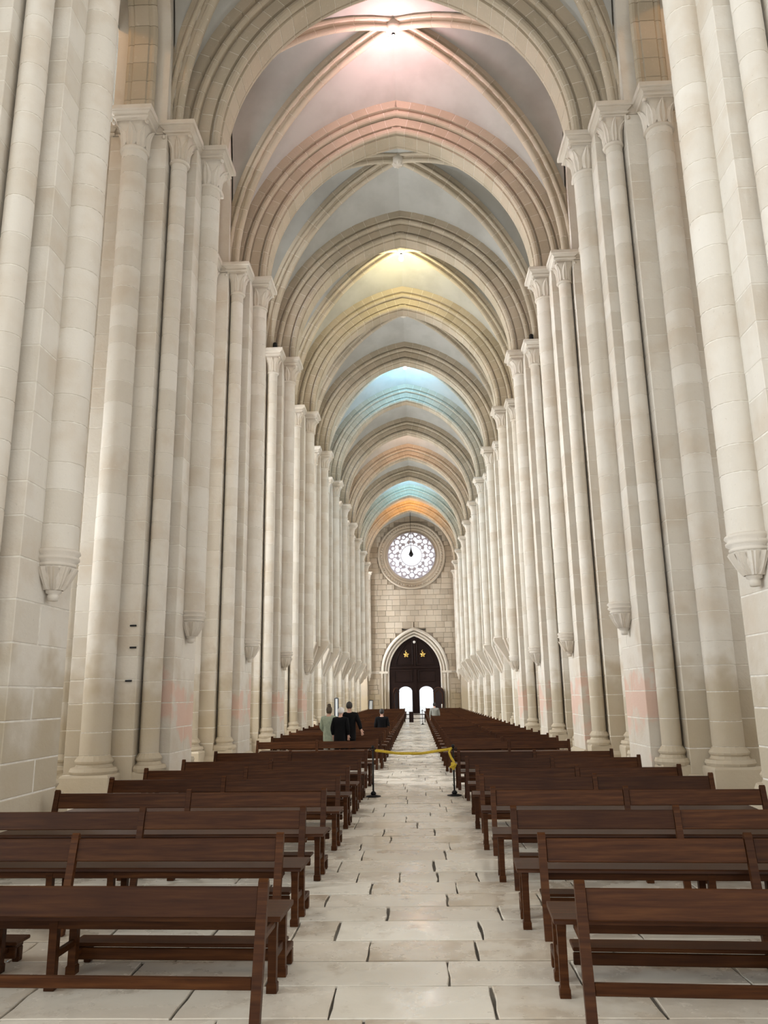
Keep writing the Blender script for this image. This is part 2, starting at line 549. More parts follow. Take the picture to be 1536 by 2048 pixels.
# side walls above the aisle roofs closing the gap between nave vault and aisle vault, and outer roof
tag(ob('roof', MB().box(-12, 12, 8.2, YF + 1.2, 23.0, 23.4).mesh('roof', 'plaster')), kind='structure')

# ------------------------------------------------------------------ piers
NAVE_DU, NAVE_R = 1.30, 0.265
COL_DU, COL_DV, COL_R = 0.86, 0.965, 0.185
ARC_DV, ARC_R = 1.43, 0.28
ARM_U, ARM_V = 1.2, 0.74          # arm towards the nave
AA_U, AA_V = 0.65, 1.27           # arm of the arcade
HT = [0.40, 0.44, 0.48, 0.52]

def cross_poly(g=0.0, au=ARM_U, bu=ARM_U, s=1):
    a, b_, c, d = ARM_U + g, ARM_V + g, AA_U + g, AA_V + g
    return [(-a, -b_), (-c, -b_), (-c, -d), (c, -d), (c, -b_), (a, -b_), (a, b_), (c, b_), (c, d), (-c, d), (-c, b_), (-a, b_)]

def square_mould(hw, prof, cx=0, cy=0, hx=None):
    """moulded slab; prof = [(extra half width, z)]"""
    rings = []
    for g, z in prof:
        x = (hx or hw) + g; y = hw + g
        rings.append([(cx - x, cy - y, z), (cx + x, cy - y, z), (cx + x, cy + y, z), (cx - x, cy + y, z)])
    return MB().loft(rings)

ABA = [(-0.13, 0.0), (-0.13, 0.04), (-0.085, 0.05), (-0.065, 0.075), (-0.085, 0.10), (-0.10, 0.105), (-0.095, 0.13), (-0.055, 0.16), (-0.03, 0.175), (-0.03, 0.19), (0.0, 0.195), (0.012, 0.21), (0.012, 0.30)]

def abacus_mesh(hw):
    return cached(('aba', hw), lambda: square_mould(hw, ABA).mesh('abacus', 'carved'))

def capital_meshes(r, hw, h):
    """bell morphing from a round necking to the square abacus"""
    def mk():
        n = 24; rings = []
        for k in range(7):
            t = k / 6
            ring = []
            for i in range(n):
                a = 2 * PI * i / n
                c, s = math.cos(a), math.sin(a)
                sq = 1 / max(abs(c), abs(s))
                e = t ** 2.2
                rad = r * 0.98 + (hw - r * 0.98) * e
                rr = rad * (1 + (min(sq, 1.33) - 1) * e)
                ring.append((rr * c, rr * s, h * t))
            rings.append(ring)
        bell = MB().loft(rings).mesh('capital', 'carved', True)
        neck = MB().lathe([(r * 1.0, -0.02), (r + 0.035, 0.0), (r + 0.045, 0.025), (r + 0.03, 0.05), (r, 0.06)], 20).mesh('necking', 'carved', True)
        # one leaf: a ribbed tongue that climbs the bell and curls outward at its tip
        v = []; f = []
        rowsn = 6
        for k in range(rowsn):
            t = k / (rowsn - 1)
            e = (t * 0.93) ** 2.2
            rad = r + (hw - r) * e + 0.012 + (0.05 * max(0, t - 0.7) / 0.3)
            wd = r * 0.42 * math.sin(PI * (0.18 + 0.80 * t)) + 0.01
            z = h * (0.04 + 0.90 * t) - (0.03 if k == rowsn - 1 else 0)
            v += [(rad - 0.02, -wd, z), (rad + 0.022, -wd * 0.45, z), (rad + 0.004, 0, z), (rad + 0.022, wd * 0.45, z), (rad - 0.02, wd, z)]
        for k in range(rowsn - 1):
            for i in range(4):
                f.append((k * 5 + i, k * 5 + i + 1, (k + 1) * 5 + i + 1, (k + 1) * 5 + i))
        leaf = mesh('leaf', v, f, 'carved', False)
        vol = MB().lathe([(0.0, -0.03), (0.035, -0.03), (0.05, 0), (0.035, 0.03), (0.0, 0.03)], 8)
        vol.v = [(x, z, y) for x, y, z in vol.v]
        return bell, neck, leaf, vol.mesh('volute', 'carved', True)
    return cached(('cap', r, hw, h), mk)

def add_capital(pier, x, y, r, hw, h, detail, zt=ZS - 0.012):
    bell, neck, leaf, vol = capital_meshes(r, hw - 0.12, h)
    z0 = zt - 0.30 - h
    c = ob('capital', bell, pier, (x, y, z0))
    ob('abacus', abacus_mesh(hw), pier, (x, y, zt - 0.30))
    ob('necking', neck, c)
    if detail:
        for k in range(8):
            a = PI / 4 * k + PI / 8 * 0
            ob('leaf', leaf, c, (0, 0, 0), (0, 0, a), (1, 1, 1) if k % 2 == 0 else (1.0, 1.0, 0.97))
        d = hw - 0.10
        for sx in (-1, 1):
            ob('volute', vol, c, (sx * d, -d, h - 0.07), (0, 0, sx * PI / 4))
    return z0

def shaft(pier, x, y, r, z0, z1, cuts, pieces=True):
    sh = ob('shaft', cached(('shaft', r), lambda: MB().lathe([(r - 0.007, 0), (r - 0.007, 1)], 16).mesh('shaft', 'mortar', True)), pier, (x, y, z0), (0, 0, 0), (1, 1, z1 - z0))
    if not pieces:
        sh.data = cached(('shaftp', r), lambda: MB().lathe([(r, 0), (r, 1)], 16).mesh('shaft', 'stone', True))
        return sh
    L = z1 - z0
    zs = [z0] + [z for z in cuts if z0 + 0.16 < z < z1 - 0.16] + [z1]
    for a, b_ in zip(zs[:-1], zs[1:]):
        ob('drum', drum_mesh(r), sh, (0, 0, (a - z0) / L), (0, 0, rnd.uniform(0, 6)), (1, 1, (b_ - a) / L))
    return sh

def base_mesh(r, ph, tall):
    """attic base on a square plinth, ph = plinth half width"""
    def mk():
        z1 = tall * 0.62
        b = square_mould(ph, [(0.0, 0.0), (0.0, z1 - 0.04), (-0.02, z1)])
        b.lathe([(r + 0.13, z1 - 0.01), (r + 0.155, z1 + 0.05), (r + 0.13, z1 + 0.11), (r + 0.06, z1 + 0.12), (r + 0.035, z1 + 0.17), (r + 0.06, z1 + 0.20), (r + 0.07, z1 + 0.23), (r + 0.05, z1 + 0.26), (r, tall)], 20)
        return b.mesh('base', 'carved', False)
    return cached(('base', r, ph, tall), mk)

def corbel(pier, x, y, r, zt, s):
    prof = [(0.03, -0.64), (0.06, -0.635), (0.07, -0.57), (0.06, -0.55), (0.095, -0.535), (0.10, -0.50), (0.20, -0.36), (0.24, -0.20)]
    c = ob('corbel', cached(('corb', r), lambda: MB().lathe([(q * r / 0.26, z) for q, z in prof], 20).mesh('corbel', 'carved', True)), pier, (x, y, zt))
    ob('corbel_ring', cached(('corbr', r), lambda: MB().lathe([(r - 0.03, -0.21), (r - 0.005, -0.19), (r - 0.005, -0.16), (r - 0.03, -0.15), (r + 0.03, -0.11), (r + 0.03, -0.08), (r, -0.06), (r + 0.04, -0.02), (r + 0.03, 0.01), (r, 0.03)], 24).mesh('corbel_ring', 'carved', True)), c)
    def mkleaf():
        v = []; f = []
        for k in range(5):
            t = k / 4
            rad = (0.10 + 0.155 * t ** 0.8) * r / 0.26 + 0.012
            wd = 0.035 + 0.035 * t
            z = -0.50 + 0.28 * t
            v += [(rad - 0.02, -wd, z), (rad + 0.018, -wd * .35, z), (rad + 0.002, 0, z), (rad + 0.018, wd * .35, z), (rad - 0.02, wd, z)]
        for k in range(4):
            for i in range(4): f.append((k * 5 + i, k * 5 + i + 1, (k + 1) * 5 + i + 1, (k + 1) * 5 + i))
        return mesh('corbel_leaf', v, f, 'carved')
    lf = cached(('corbl', r), mkleaf)
    for k in range(10):
        ob('corbel_leaf', lf, c, (0, 0, 0), (0, 0, 2 * PI * k / 10))
    return c

def make_pier(i, s):
    """s=-1: people's side, +1: other side; i = 0..11"""
    yc = YC0[i]
    rr = random.Random(i * 10 + s)
    p = bpy.data.objects.new('compound_pier', None); COL.objects.link(p)
    p.location = (s * ARC, yc, 0)
    side = 'on the standing people\'s side' if s < 0 else 'across the aisle from the standing people'
    n = 12 - i
    low = 'with slanting bracket under its shaft' if 5 <= i <= 10 else 'with carved corbel under its shaft'
    if i == 11: low = 'with stepped bracket under its shaft'
    tag(p, f'{ord_w[n]} limestone pier from the rose window wall, {side}', 'pier', 'limestone piers lining the nave')
    t = -s                                     # local x direction towards the nave
    bracket = i >= 5
    near = i <= 8
    zlim = 4.5 if i < 11 else 4.1
    # course joints
    z = 0.30; cuts = [z]
    while z < ZS - 0.5:
        z += rr.choice(HT); cuts.append(round(z, 3))
    ztop = ZS - 0.30
    # mortar core
    g = -0.006
    def core():
        b = MB()
        if not bracket:
            b.prism(cross_poly(g), 0, ztop, 'z')
        else:
            q = cross_poly(g)
            b.prism(q, zlim, ztop, 'z')
            q2 = [(max(-9, x), y) for x, y in q]
            q2 = [((0.62 if x > 0.9 else x), y) for x, y in q]
            q2 = [(x * t, y) for x, y in q2]
            if t < 0: q2 = q2[::-1]
            b.prism(q2, 0, zlim, 'z')
        return b.mesh('core', 'mortar')
    ob('core', cached(('core', bracket, t, i == 11), core), p)
    # stone blocks of the arms: nave arm and the arcade arm face towards the camera
    zs = [0.0] + [z for z in cuts if z < ztop - 0.2] + [ztop]
    for k, (a, b_) in enumerate(zip(zs[:-1], zs[1:])):
        hgt = b_ - a
        if hgt < 0.1: continue
        gap = 0.014
        zc = (a + b_) / 2
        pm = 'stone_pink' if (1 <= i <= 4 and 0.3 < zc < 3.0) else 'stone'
        if not (bracket and zc < zlim):
            # nave arm, du 0.35..1.2
            if k % 2 == 0 and near:
                cut = rr.choice((-0.25, -0.1, 0.1, 0.25))
                for v0, v1 in ((-ARM_V, cut), (cut, ARM_V)):
                    sg = -1 if v0 < -0.7 else 1
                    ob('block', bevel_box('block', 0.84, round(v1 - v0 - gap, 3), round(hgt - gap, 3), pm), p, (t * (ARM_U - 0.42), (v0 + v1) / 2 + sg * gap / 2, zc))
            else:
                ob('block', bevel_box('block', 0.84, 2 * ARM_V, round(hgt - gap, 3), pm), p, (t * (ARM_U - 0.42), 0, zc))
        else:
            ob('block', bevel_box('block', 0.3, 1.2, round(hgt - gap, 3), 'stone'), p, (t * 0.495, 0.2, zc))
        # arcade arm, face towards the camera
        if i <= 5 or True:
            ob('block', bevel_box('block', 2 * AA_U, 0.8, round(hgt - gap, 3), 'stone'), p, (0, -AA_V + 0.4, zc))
        if i <= 1:
            ob('block', bevel_box('block', 0.5, 2 * ARM_V, round(hgt - gap, 3), 'stone'), p, (-t * (ARM_U - 0.25), 0, zc))
    # shafts
    hc = 0.62
    zb = 0.86
    ctop = ZS - 0.30 - hc
    ct = [3.75, 3.62, 3.46, 3.42, 3.40][i] if i < 5 else (4.62 if i < 11 else 4.2)
    jit = lambda: [c + rr.uniform(-.05, .05) for c in cuts]
    shaft(p, t * NAVE_DU, 0, NAVE_R, ct, ctop, jit())
    # west and outer colonettes are out of sight: one piece each
    zcol = zb if not bracket else (4.5 if i < 11 else 4.1)
    shaft(p, t * COL_DU, -COL_DV, COL_R, zcol, ctop, jit())
    shaft(p, t * COL_DU, COL_DV, COL_R, zcol, ctop, [], False)
    shaft(p, -t * COL_DU, -COL_DV, COL_R, zb, ctop, jit(), i <= 1)
    shaft(p, -t * COL_DU, COL_DV, COL_R, zb, ctop, [], False)
    shaft(p, 0, -ARC_DV, ARC_R, zb, ctop, jit())
    shaft(p, 0, ARC_DV, ARC_R, zb, ctop, [], False)
    detail = i <= 6
    add_capital(p, t * (NAVE_DU), 0, NAVE_R, 0.50, hc, detail)
    for su in (1, -1):
        for sv in (-1, 1):
            add_capital(p, su * t * (COL_DU + 0.02), sv * (COL_DV + 0.02), COL_R, 0.40, hc, detail and su > 0 and sv < 0)
    for sv in (-1, 1):
        add_capital(p, 0, sv * ARC_DV, ARC_R, 0.47, hc, detail and sv < 0)
    # impost moulding on the pier core
    def imp():
        rings = []
        for gg, z in ABA:
            rings.append([(x, y, z) for x, y in cross_poly(gg + 0.06)])
        return MB().loft(rings).mesh('impost', 'carved')
    ob('impost', cached('imp', imp), p, (0, 0, ZS - 0.313))
    # bases
    for su in (1, -1):
        for sv in (-1, 1):
            if not (bracket and su > 0):
                ob('base', base_mesh(COL_R, 0.29, 0.86), p, (su * t * COL_DU, sv * COL_DV, 0))
    for sv in (-1, 1):
        ob('base', base_mesh(ARC_R, 0.45, 0.86), p, (0, sv * ARC_DV, 0))
    ob('plinth', cached('plinth', lambda: MB().loft([[(x, y, z) for x, y in cross_poly(gg)] for gg, z in ((0.14, 0), (0.14, 0.2), (0.11, 0.23), (0.11, 0.30), (0.03, 0.38))]).mesh('plinth', 'carved')), p) if not bracket else None
    if bracket:
        ob('plinth', cached('plinth2', lambda: MB().box(-0.70, 0.70, -AA_V - 0.1, AA_V + 0.1, 0, 0.25).mesh('plinth', 'carved')), p)
        # bracket that carries the shaft and the cut-back arm
        def br():
            b = MB()
            if i < 11:
                top = [(0.30, 4.58), (1.62, 4.58), (1.62, 4.46), (0.70, 3.02), (0.30, 3.02)]
            else:
                top = [(0.30, 4.18), (1.60, 4.18), (1.62, 4.02), (1.50, 3.9), (1.44, 3.75), (1.28, 3.65), (1.22, 3.45), (1.0, 3.36), (0.95, 3.15), (0.72, 2.95), (0.30, 2.95)]
            dz = 0.0 if i < 11 else -0.4
            parts = [(top, -0.32, 0.32), ([(0.30, 4.58 + dz), (1.2, 4.58 + dz), (0.655, 3.02), (0.30, 3.02)], -ARM_V - .004, ARM_V + .004)]
            for sv in (-1, 1):
                parts.append(([(0.5, 4.52 + dz), (1.06, 4.52 + dz), (1.06, 4.44 + dz), (0.655, 3.35 + dz * .5), (0.5, 3.35 + dz * .5)], sv * COL_DV - .2, sv * COL_DV + .2))
            for pl_, v0, v1 in parts:
                b.prism([(x * t, z) for x, z in pl_], v0, v1, 'y')
            return b.mesh('bracket', 'carved')
        ob('bracket', cached(('br', i == 11, t), br), p)
        ob('shaft_foot', cached('sfoot', lambda: MB().lathe([(NAVE_R + .05, -0.05), (NAVE_R + .06, 0), (NAVE_R + .03, .05), (NAVE_R, .08)], 20).mesh('shaft_foot', 'carved', True)), p, (t * NAVE_DU, 0, ct))
    else:
        corbel(p, t * NAVE_DU, 0, NAVE_R, ct, s)
    return p

PIERS = {}
for i in range(12):
    for s in (-1, 1):
        PIERS[i, s] = make_pier(i, s)
for zz, xx in ((3.25, 0.53), (2.83, 0.55), (2.2, 0.50)):      # rusty iron cramps left in one pier
    ob('iron_cramp', MB().box(-0.06, 0.06, -0.035, 0.03, -0.016, 0.016).mesh('iron_cramp', 'iron'), PIERS[1, -1], (xx, -AA_V, zz))

# ------------------------------------------------------------------ wall above the arcade, arcade arches
AS, AR, ASTILT = 1.50, 2.35, 2.0
def arcade_curve(half, n=10):
    """(y offset from bay centre, z) of the arcade opening"""
    k = half / 1.5
    pts = [(-half, ZS)]
    pts += [(x, z) for x, z in arc_half(half, AR * k, ZS + ASTILT, n)]
    return pts + [(-x, z) for x, z in pts[::-1][1:]]
ARP = [(0.0, 0.0), (0.0, 0.16), (0.03, 0.18)] + roll(0.10, 0.26, 0.09, 215, 80, 4) + [(0.22, 0.26), (0.24, 0.42)] + roll(0.33, 0.47, 0.08, 215, 80, 4) + [(0.46, 0.50), (0.46, 0.56)]
def sym(prof):
    return prof + [(d, -y) for d, y in prof[::-1] if y > 1e-6]
for s, nm in ((-1, 'wall_left'), (1, 'wall_right')):
    b = MB()
    x0, x1 = s * (ARC - AA_U + 0.02), s * (ARC + AA_U - 0.02)
    for i in range(13):
        yc = YC0[i] if i < 12 else YC0[12]
        lo_, hi_ = yc - AA_V, yc + AA_V
        if i == 12: hi_ = YF + 0.8
        b.box(min(x0, x1), max(x0, x1), lo_, hi_, ZS, TOPZ)
    for i in range(12):
        ya, yb = YC0[i] + AA_V, YC0[i + 1] - AA_V
        mid = (ya + yb) / 2; half = (yb - ya) / 2 - 0.02
        pts = arcade_curve(half)
        n = len(pts)
        vf = [(x0, mid + y, z) for y, z in pts] + [(x0, mid + y, TOPZ) for y, z in pts]
        vb = [(x1, mid + y, z) for y, z in pts] + [(x1, mid + y, TOPZ) for y, z in pts]
        f = []
        for q in range(n - 1):
            f.append((q, q + 1, n + q + 1, n + q))
            f.append((2 * n + q, 3 * n + q, 3 * n + q + 1, 2 * n + q + 1))
            f.append((q, 2 * n + q, 2 * n + q + 1, q + 1))
        b.add(vf + vb, f)
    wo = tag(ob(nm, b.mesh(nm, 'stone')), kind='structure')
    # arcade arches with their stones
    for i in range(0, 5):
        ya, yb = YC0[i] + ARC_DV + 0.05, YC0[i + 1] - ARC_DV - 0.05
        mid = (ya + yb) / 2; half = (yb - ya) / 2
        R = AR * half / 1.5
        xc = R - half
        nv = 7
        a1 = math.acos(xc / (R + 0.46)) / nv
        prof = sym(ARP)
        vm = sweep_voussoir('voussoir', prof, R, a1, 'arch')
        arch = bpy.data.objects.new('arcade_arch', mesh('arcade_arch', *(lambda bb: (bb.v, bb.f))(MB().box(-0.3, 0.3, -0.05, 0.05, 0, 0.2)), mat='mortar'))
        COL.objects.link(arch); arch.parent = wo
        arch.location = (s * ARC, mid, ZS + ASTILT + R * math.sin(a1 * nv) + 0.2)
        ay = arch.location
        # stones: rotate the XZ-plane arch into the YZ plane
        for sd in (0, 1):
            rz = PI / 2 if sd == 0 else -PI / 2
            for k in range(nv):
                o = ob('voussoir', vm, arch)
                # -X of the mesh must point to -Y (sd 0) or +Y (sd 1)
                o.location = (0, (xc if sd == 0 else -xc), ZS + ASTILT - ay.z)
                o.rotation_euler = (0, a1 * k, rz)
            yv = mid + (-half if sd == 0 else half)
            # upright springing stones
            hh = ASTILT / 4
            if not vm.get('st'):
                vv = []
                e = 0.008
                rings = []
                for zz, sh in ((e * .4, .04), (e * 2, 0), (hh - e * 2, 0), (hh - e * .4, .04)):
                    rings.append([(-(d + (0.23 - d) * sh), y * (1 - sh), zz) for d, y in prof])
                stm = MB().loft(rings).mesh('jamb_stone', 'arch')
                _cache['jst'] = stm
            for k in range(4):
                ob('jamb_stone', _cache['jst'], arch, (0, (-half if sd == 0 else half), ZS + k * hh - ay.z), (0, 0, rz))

# ------------------------------------------------------------------ nave vault = ceiling
ceil = bpy.data.objects.new('ceiling', mesh('ceiling', [(-5.2, 9, 22.15), (5.2, 9, 22.15), (5.2, YF, 22.15), (-5.2, YF, 22.15)], [(3, 2, 1, 0)], 'plaster'))
COL.objects.link(ceil); tag(ceil, kind='structure')
TS, ZA = 4.18, 19.72                      # transverse arch: half span and soffit apex
TR = ((ZA - ZS) ** 2 + TS ** 2) / (2 * TS)
TP = [(0.0, 0.0), (0.0, 0.25), (0.05, 0.26)] + roll(0.115, 0.35, 0.10, 235, 60, 5) + [(0.22, 0.33), (0.25, 0.33), (0.25, 0.43), (0.52, 0.43), (0.53, 0.39), (0.57, 0.40)] + roll(0.63, 0.52, 0.09, 235, 60, 5) + [(0.73, 0.49), (0.76, 0.49), (0.77, 0.63), (1.10, 0.63)]
tprof = sym(TP)
NV = 17
a_end = math.acos((TR - TS) / (TR + 1.10))
tv = sweep_voussoir('voussoir', tprof, TR, a_end / NV, 'arch', 3, 0.012)
core_prof = [(d + 0.008, y * 0.985) for d, y in tprof]
def arch_core():
    b = MB()
    for sd in (-1, 1):
        rings = []
        for k in range(NV * 2 + 1):
            a = a_end * k / (NV * 2)
            rings.append([(sd * ((TR - TS) - (TR + d) * math.cos(a)), sd * -y, (TR + d) * math.sin(a)) for d, y in core_prof])
        b.loft(rings, False)
    return b.mesh('transverse_arch', 'mortar')
acm = arch_core()
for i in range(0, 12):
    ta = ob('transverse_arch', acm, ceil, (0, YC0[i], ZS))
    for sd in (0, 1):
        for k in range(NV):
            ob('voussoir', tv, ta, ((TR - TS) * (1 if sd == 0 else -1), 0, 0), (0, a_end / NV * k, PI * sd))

# diagonal ribs
ZK = 21.15
RP = [(0.0, 0.0)] + roll(0.10, 0.0, 0.10, 180, 95, 4)[1:] + [(0.13, 0.085), (0.17, 0.10)] + roll(0.24, 0.17, 0.065, 235, 70, 4) + [(0.32, 0.17), (0.34, 0.23), (0.50, 0.23)]
rprof = sym(RP)
RU = ARC - COL_DU
def bay_geom(i):
    y0 = YC0[i] + COL_DV
    y1 = (YC0[i + 1] - COL_DV) if i < 11 else YF - 0.3
    return y0, y1, (y0 + y1) / 2
NR = 14
def rib_pts(sd, c, off, n=NR):
    """(distance from springing along plan, z)"""
    ae = math.acos((c - sd) / (c + off)) if (c - sd) < (c + off) else 0
    return [(c - (c + off) * math.cos(ae * k / n), ZS + (c + off) * math.sin(ae * k / n)) for k in range(n + 1)]
webs_n = 14
for i in range(0, 12):
    y0, y1, ym = bay_geom(i)
    sd = math.hypot(RU, ym - y0)
    c = (sd * sd + (ZK - ZS) ** 2) / (2 * sd)
    ae = math.acos((c - sd) / (c + 0.2))
    nr = NR if i < 7 else 8
    rm = cached(('rib', round(sd, 2), nr), lambda: sweep_voussoir('voussoir', rprof, c, ae / nr, 'arch', 2, 0.012))
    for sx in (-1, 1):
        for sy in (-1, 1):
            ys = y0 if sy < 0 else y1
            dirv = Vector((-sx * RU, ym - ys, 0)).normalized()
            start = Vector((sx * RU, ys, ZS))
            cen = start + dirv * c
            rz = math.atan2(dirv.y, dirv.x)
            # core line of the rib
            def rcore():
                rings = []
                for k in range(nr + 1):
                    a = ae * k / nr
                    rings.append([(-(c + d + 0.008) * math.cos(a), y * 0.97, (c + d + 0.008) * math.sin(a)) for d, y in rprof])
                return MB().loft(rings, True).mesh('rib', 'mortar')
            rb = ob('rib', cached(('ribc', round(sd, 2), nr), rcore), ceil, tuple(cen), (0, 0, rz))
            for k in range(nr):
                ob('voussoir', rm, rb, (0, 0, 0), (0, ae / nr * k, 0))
    # keystone boss
    zk = ZK
    kb = MB().lathe([(0.05, -0.10), (0.16, -0.08), (0.24, -0.02), (0.26, 0.06), (0.26, 0.30)], 16)
    ks = ob('keystone', cached('ksm', lambda: kb.mesh('keystone', 'carved', True)), ceil, (0, ym, zk))
    for k in range(8):
        a = 2 * PI * k / 8
        ob('leaf', cached('ksl', lambda: mesh('leaf', [(0.06, 0, -0.11), (0.14, -0.05, -0.09), (0.16, 0, -0.105), (0.14, 0.05, -0.09), (0.23, 0, -0.04)], [(0, 1, 2), (0, 2, 3), (1, 4, 2), (2, 4, 3)], 'carved')), ks, (0, 0, 0), (0, 0, a)) if i < 5 else None
    # webs
    off = 0.30
    aew = math.acos((c - sd) / (c + off))
    rib = [(c - (c + off) * math.cos(aew * k / webs_n), (c + off) * math.sin(aew * k / webs_n)) for k in range(webs_n + 1)]
    ato = math.acos((TR - TS) / (TR + 1.0))
    def ribp(sx, sy, k):
        ys = y0 if sy < 0 else y1
        dirv = Vector((-sx * RU, ym - ys, 0)).normalized()
        return Vector((sx * RU, ys, ZS)) + dirv * rib[k][0] + Vector((0, 0, rib[k][1]))
    def trp(sx, sy, k):
        a = ato * k / webs_n
        yy = YC0[i] + 0.55 if sy < 0 else ((YC0[i + 1] - 0.55) if i < 11 else YF + 0.1)
        return Vector((sx * ((TR + 1.0) * math.cos(a) - (TR - TS)), yy, ZS + (TR + 1.0) * math.sin(a)))
    def fop(sx, sy, k):
        ph = PI / 2 * k / webs_n
        ys = (YC0[i] + 1.0) if sy < 0 else ((YC0[i + 1] - 1.0) if i < 11 else YF - 0.1)
        yv = ys + (ym - ys) * (1 - math.cos(ph)) ** 0.9
        return Vector((sx * (ARC - AA_U - 0.03), yv, ZS + (ZK + 0.35 - ZS) * math.sin(ph)))
    ncr = 5
    for sy in (-1, 1):               # cells against the transverse arches
        b = MB()
        for sx in (-1, 1):
            g = []
            for k in range(webs_n + 1):
                A, B_ = trp(sx, sy, k), ribp(sx, sy, k)
                for q in range(ncr + 1):
                    u = q / ncr
                    pnt = A.lerp(B_, u)
                    pnt.z += 0.10 * math.sin(PI * u) * (k / webs_n)
                    g.append(tuple(pnt))
            f = []
            for k in range(webs_n):
                for q in range(ncr):
                    a = k * (ncr + 1) + q
                    f.append((a, a + 1, a + ncr + 2, a + ncr + 1))
            b.add(g, f)
        ob('vault_web', b.mesh('vault_web', 'plaster', True), ceil)
    for sx in (-1, 1):               # cells against the arcade walls
        b = MB()
        for sy in (-1, 1):
            g = []
            for k in range(webs_n + 1):
                A, B_ = fop(sx, sy, k), ribp(sx, sy, k)
                for q in range(ncr + 1):
                    g.append(tuple(A.lerp(B_, q / ncr)))
            f = []
            for k in range(webs_n):
                for q in range(ncr):
                    a = k * (ncr + 1) + q
                    f.append((a, a + 1, a + ncr + 2, a + ncr + 1))
            b.add(g, f)
        ob('vault_web', b.mesh('vault_web', 'plaster', True), ceil)

# ------------------------------------------------------------------ west wall with rose window and portal
RX, RZ, RG, RO = 0.03, 16.42, 2.52, 3.62
DX, DS, DZ, DAP = 0.1, 2.66, 4.15, 7.85
DR = ((DAP - DZ) ** 2 + DS ** 2) / (2 * DS)
b = MB()
DOX = ((-1.60, -0.24), (0.52, 1.94))          # the two open wickets
b.box(-12, -2.72 + DX, YF, YF + 1.0, 0, 24); b.box(2.72 + DX, 12, YF, YF + 1.0, 0, 24); b.box(-2.72 + DX, 2.72 + DX, YF + 0.03, YF + 0.4, 8.5, 24); b.box(-2.72 + DX, 2.72 + DX, YF + 0.4, YF + 1.0, 2.75, 24)
def door_half(z_, s_out):
    """half width of the portal outline at height z_"""
    S = DS + s_out
    if z_ <= DZ: return S
    R = DR + s_out; dz = z_ - DZ
    if dz >= math.sqrt(max(0, R * R - (R - S) ** 2)): return -1
    return math.sqrt(R * R - dz * dz) - (R - S)
zz = 4.2
while zz < 8.5:
    hw = max(0, door_half(zz, 0.3))
    for sd in (-1, 1):
        if hw < 2.72: b.box(min(DX + sd * hw, DX + sd * 2.72), max(DX + sd * hw, DX + sd * 2.72), YF + 0.03, YF + 0.4, zz, zz + 0.2)
    zz += 0.2
rs = random.Random(11)
z = 0.25; row = 0
M['facade_joint'] = plain('facade_joint_mortar', (0.34, 0.285, 0.225), 0.95, nscale=3, ncol=(0.44, 0.375, 0.30))
wf = tag(ob('wall_front', b.mesh('wall_front', 'facade_joint')), kind='structure')
while z < 21.6:
    hgt = rs.choice((0.46, 0.52, 0.58, 0.64))
    zc = z + hgt / 2
    x = -5.2 + rs.uniform(-.4, 0)
    while x < 5.2:
        wd = rs.uniform(0.55, 1.15)
        xa, xb = x, x + wd; x += wd
        # cut to the openings
        segs = [(xa, xb)]
        hw = max(door_half(z + 0.02, 0.86), door_half(z + hgt, 0.86))
        cuts = []
        if hw > 0: cuts.append((DX - hw, DX + hw))
        dz = min(abs(z - RZ), abs(z + hgt - RZ)) if not (z < RZ < z + hgt) else 0
        if dz < RO: 
            q = math.sqrt(RO * RO - dz * dz); cuts.append((RX - q, RX + q))
        for c0, c1 in cuts:
            ns = []
            for a, b_ in segs:
                if b_ <= c0 or a >= c1: ns.append((a, b_))
                else:
                    if a < c0: ns.append((a, c0))
                    if b_ > c1: ns.append((c1, b_))
            segs = ns
        for a, b_ in segs:
            if b_ - a > 0.12:
                ob('stone', bevel_box('stone', round(b_ - a - 0.02, 2), 0.12, hgt - 0.02, 'wall', 0.012), wf, ((a + b_) / 2, YF - 0.05 + rs.uniform(-.008, .008), zc))
    z += hgt; row += 1
# string course
for xa, xb in ((-5.2, DX - 3.3), (DX + 3.3, 5.2)):
    ob('string_course', MB().prism([(YF - 0.22, 4.30), (YF - 0.22, 4.22), (YF - 0.16, 4.16), (YF - 0.12, 4.06), (YF, 4.06), (YF, 4.30)], xa, xb, 'x').mesh('string_course', 'carved'), wf)

# rose window
rw = tag(ob('window_1', MB().loft([[(RX + r * math.cos(2 * PI * k / 64), y, RZ + r * math.sin(2 * PI * k / 64)) for k in range(64)] for r, y in
      ((RO, YF), (RO, YF - 0.22), (RO - 0.10, YF - 0.30), (RO - 0.22, YF - 0.26), (RO - 0.26, YF - 0.16), (RO - 0.40, YF - 0.20), (RO - 0.50, YF - 0.18), (RO - 0.56, YF - 0.08), (RO - 0.70, YF - 0.12), (RO - 0.80, YF - 0.09), (RO - 0.86, YF - 0.02), (RG + 0.05, YF + 0.0), (RG - 0.02, YF + 0.02))], False).mesh('window_1', 'wall', True)), kind='structure')
rw.data.set_sharp_from_angle(angle=math.radians(25))
for k in range(72):        # little bosses of the outer ring
    a = 2 * PI * k / 72
    ob('ring_boss', cached('rb', lambda: MB().lathe([(0.0, -0.07), (0.07, -0.05), (0.095, 0), (0.07, 0.05), (0.0, 0.07)], 8).mesh('ring_boss', 'wall', True)), rw, (RX + (RO - 0.33) * math.cos(a), YF - 0.20, RZ + (RO - 0.33) * math.sin(a)))
ob('window_pane', mesh('window_pane', [(RX + (RG + 0.0) * math.cos(2 * PI * k / 48), YF - 0.0, RZ + RG * math.sin(2 * PI * k / 48)) for k in range(48)], [tuple(range(48))], 'rose_glass'), rw)
tr = plain('tracery_stone', (0.46, 0.43, 0.49), 0.9)
M['tracery'] = tr
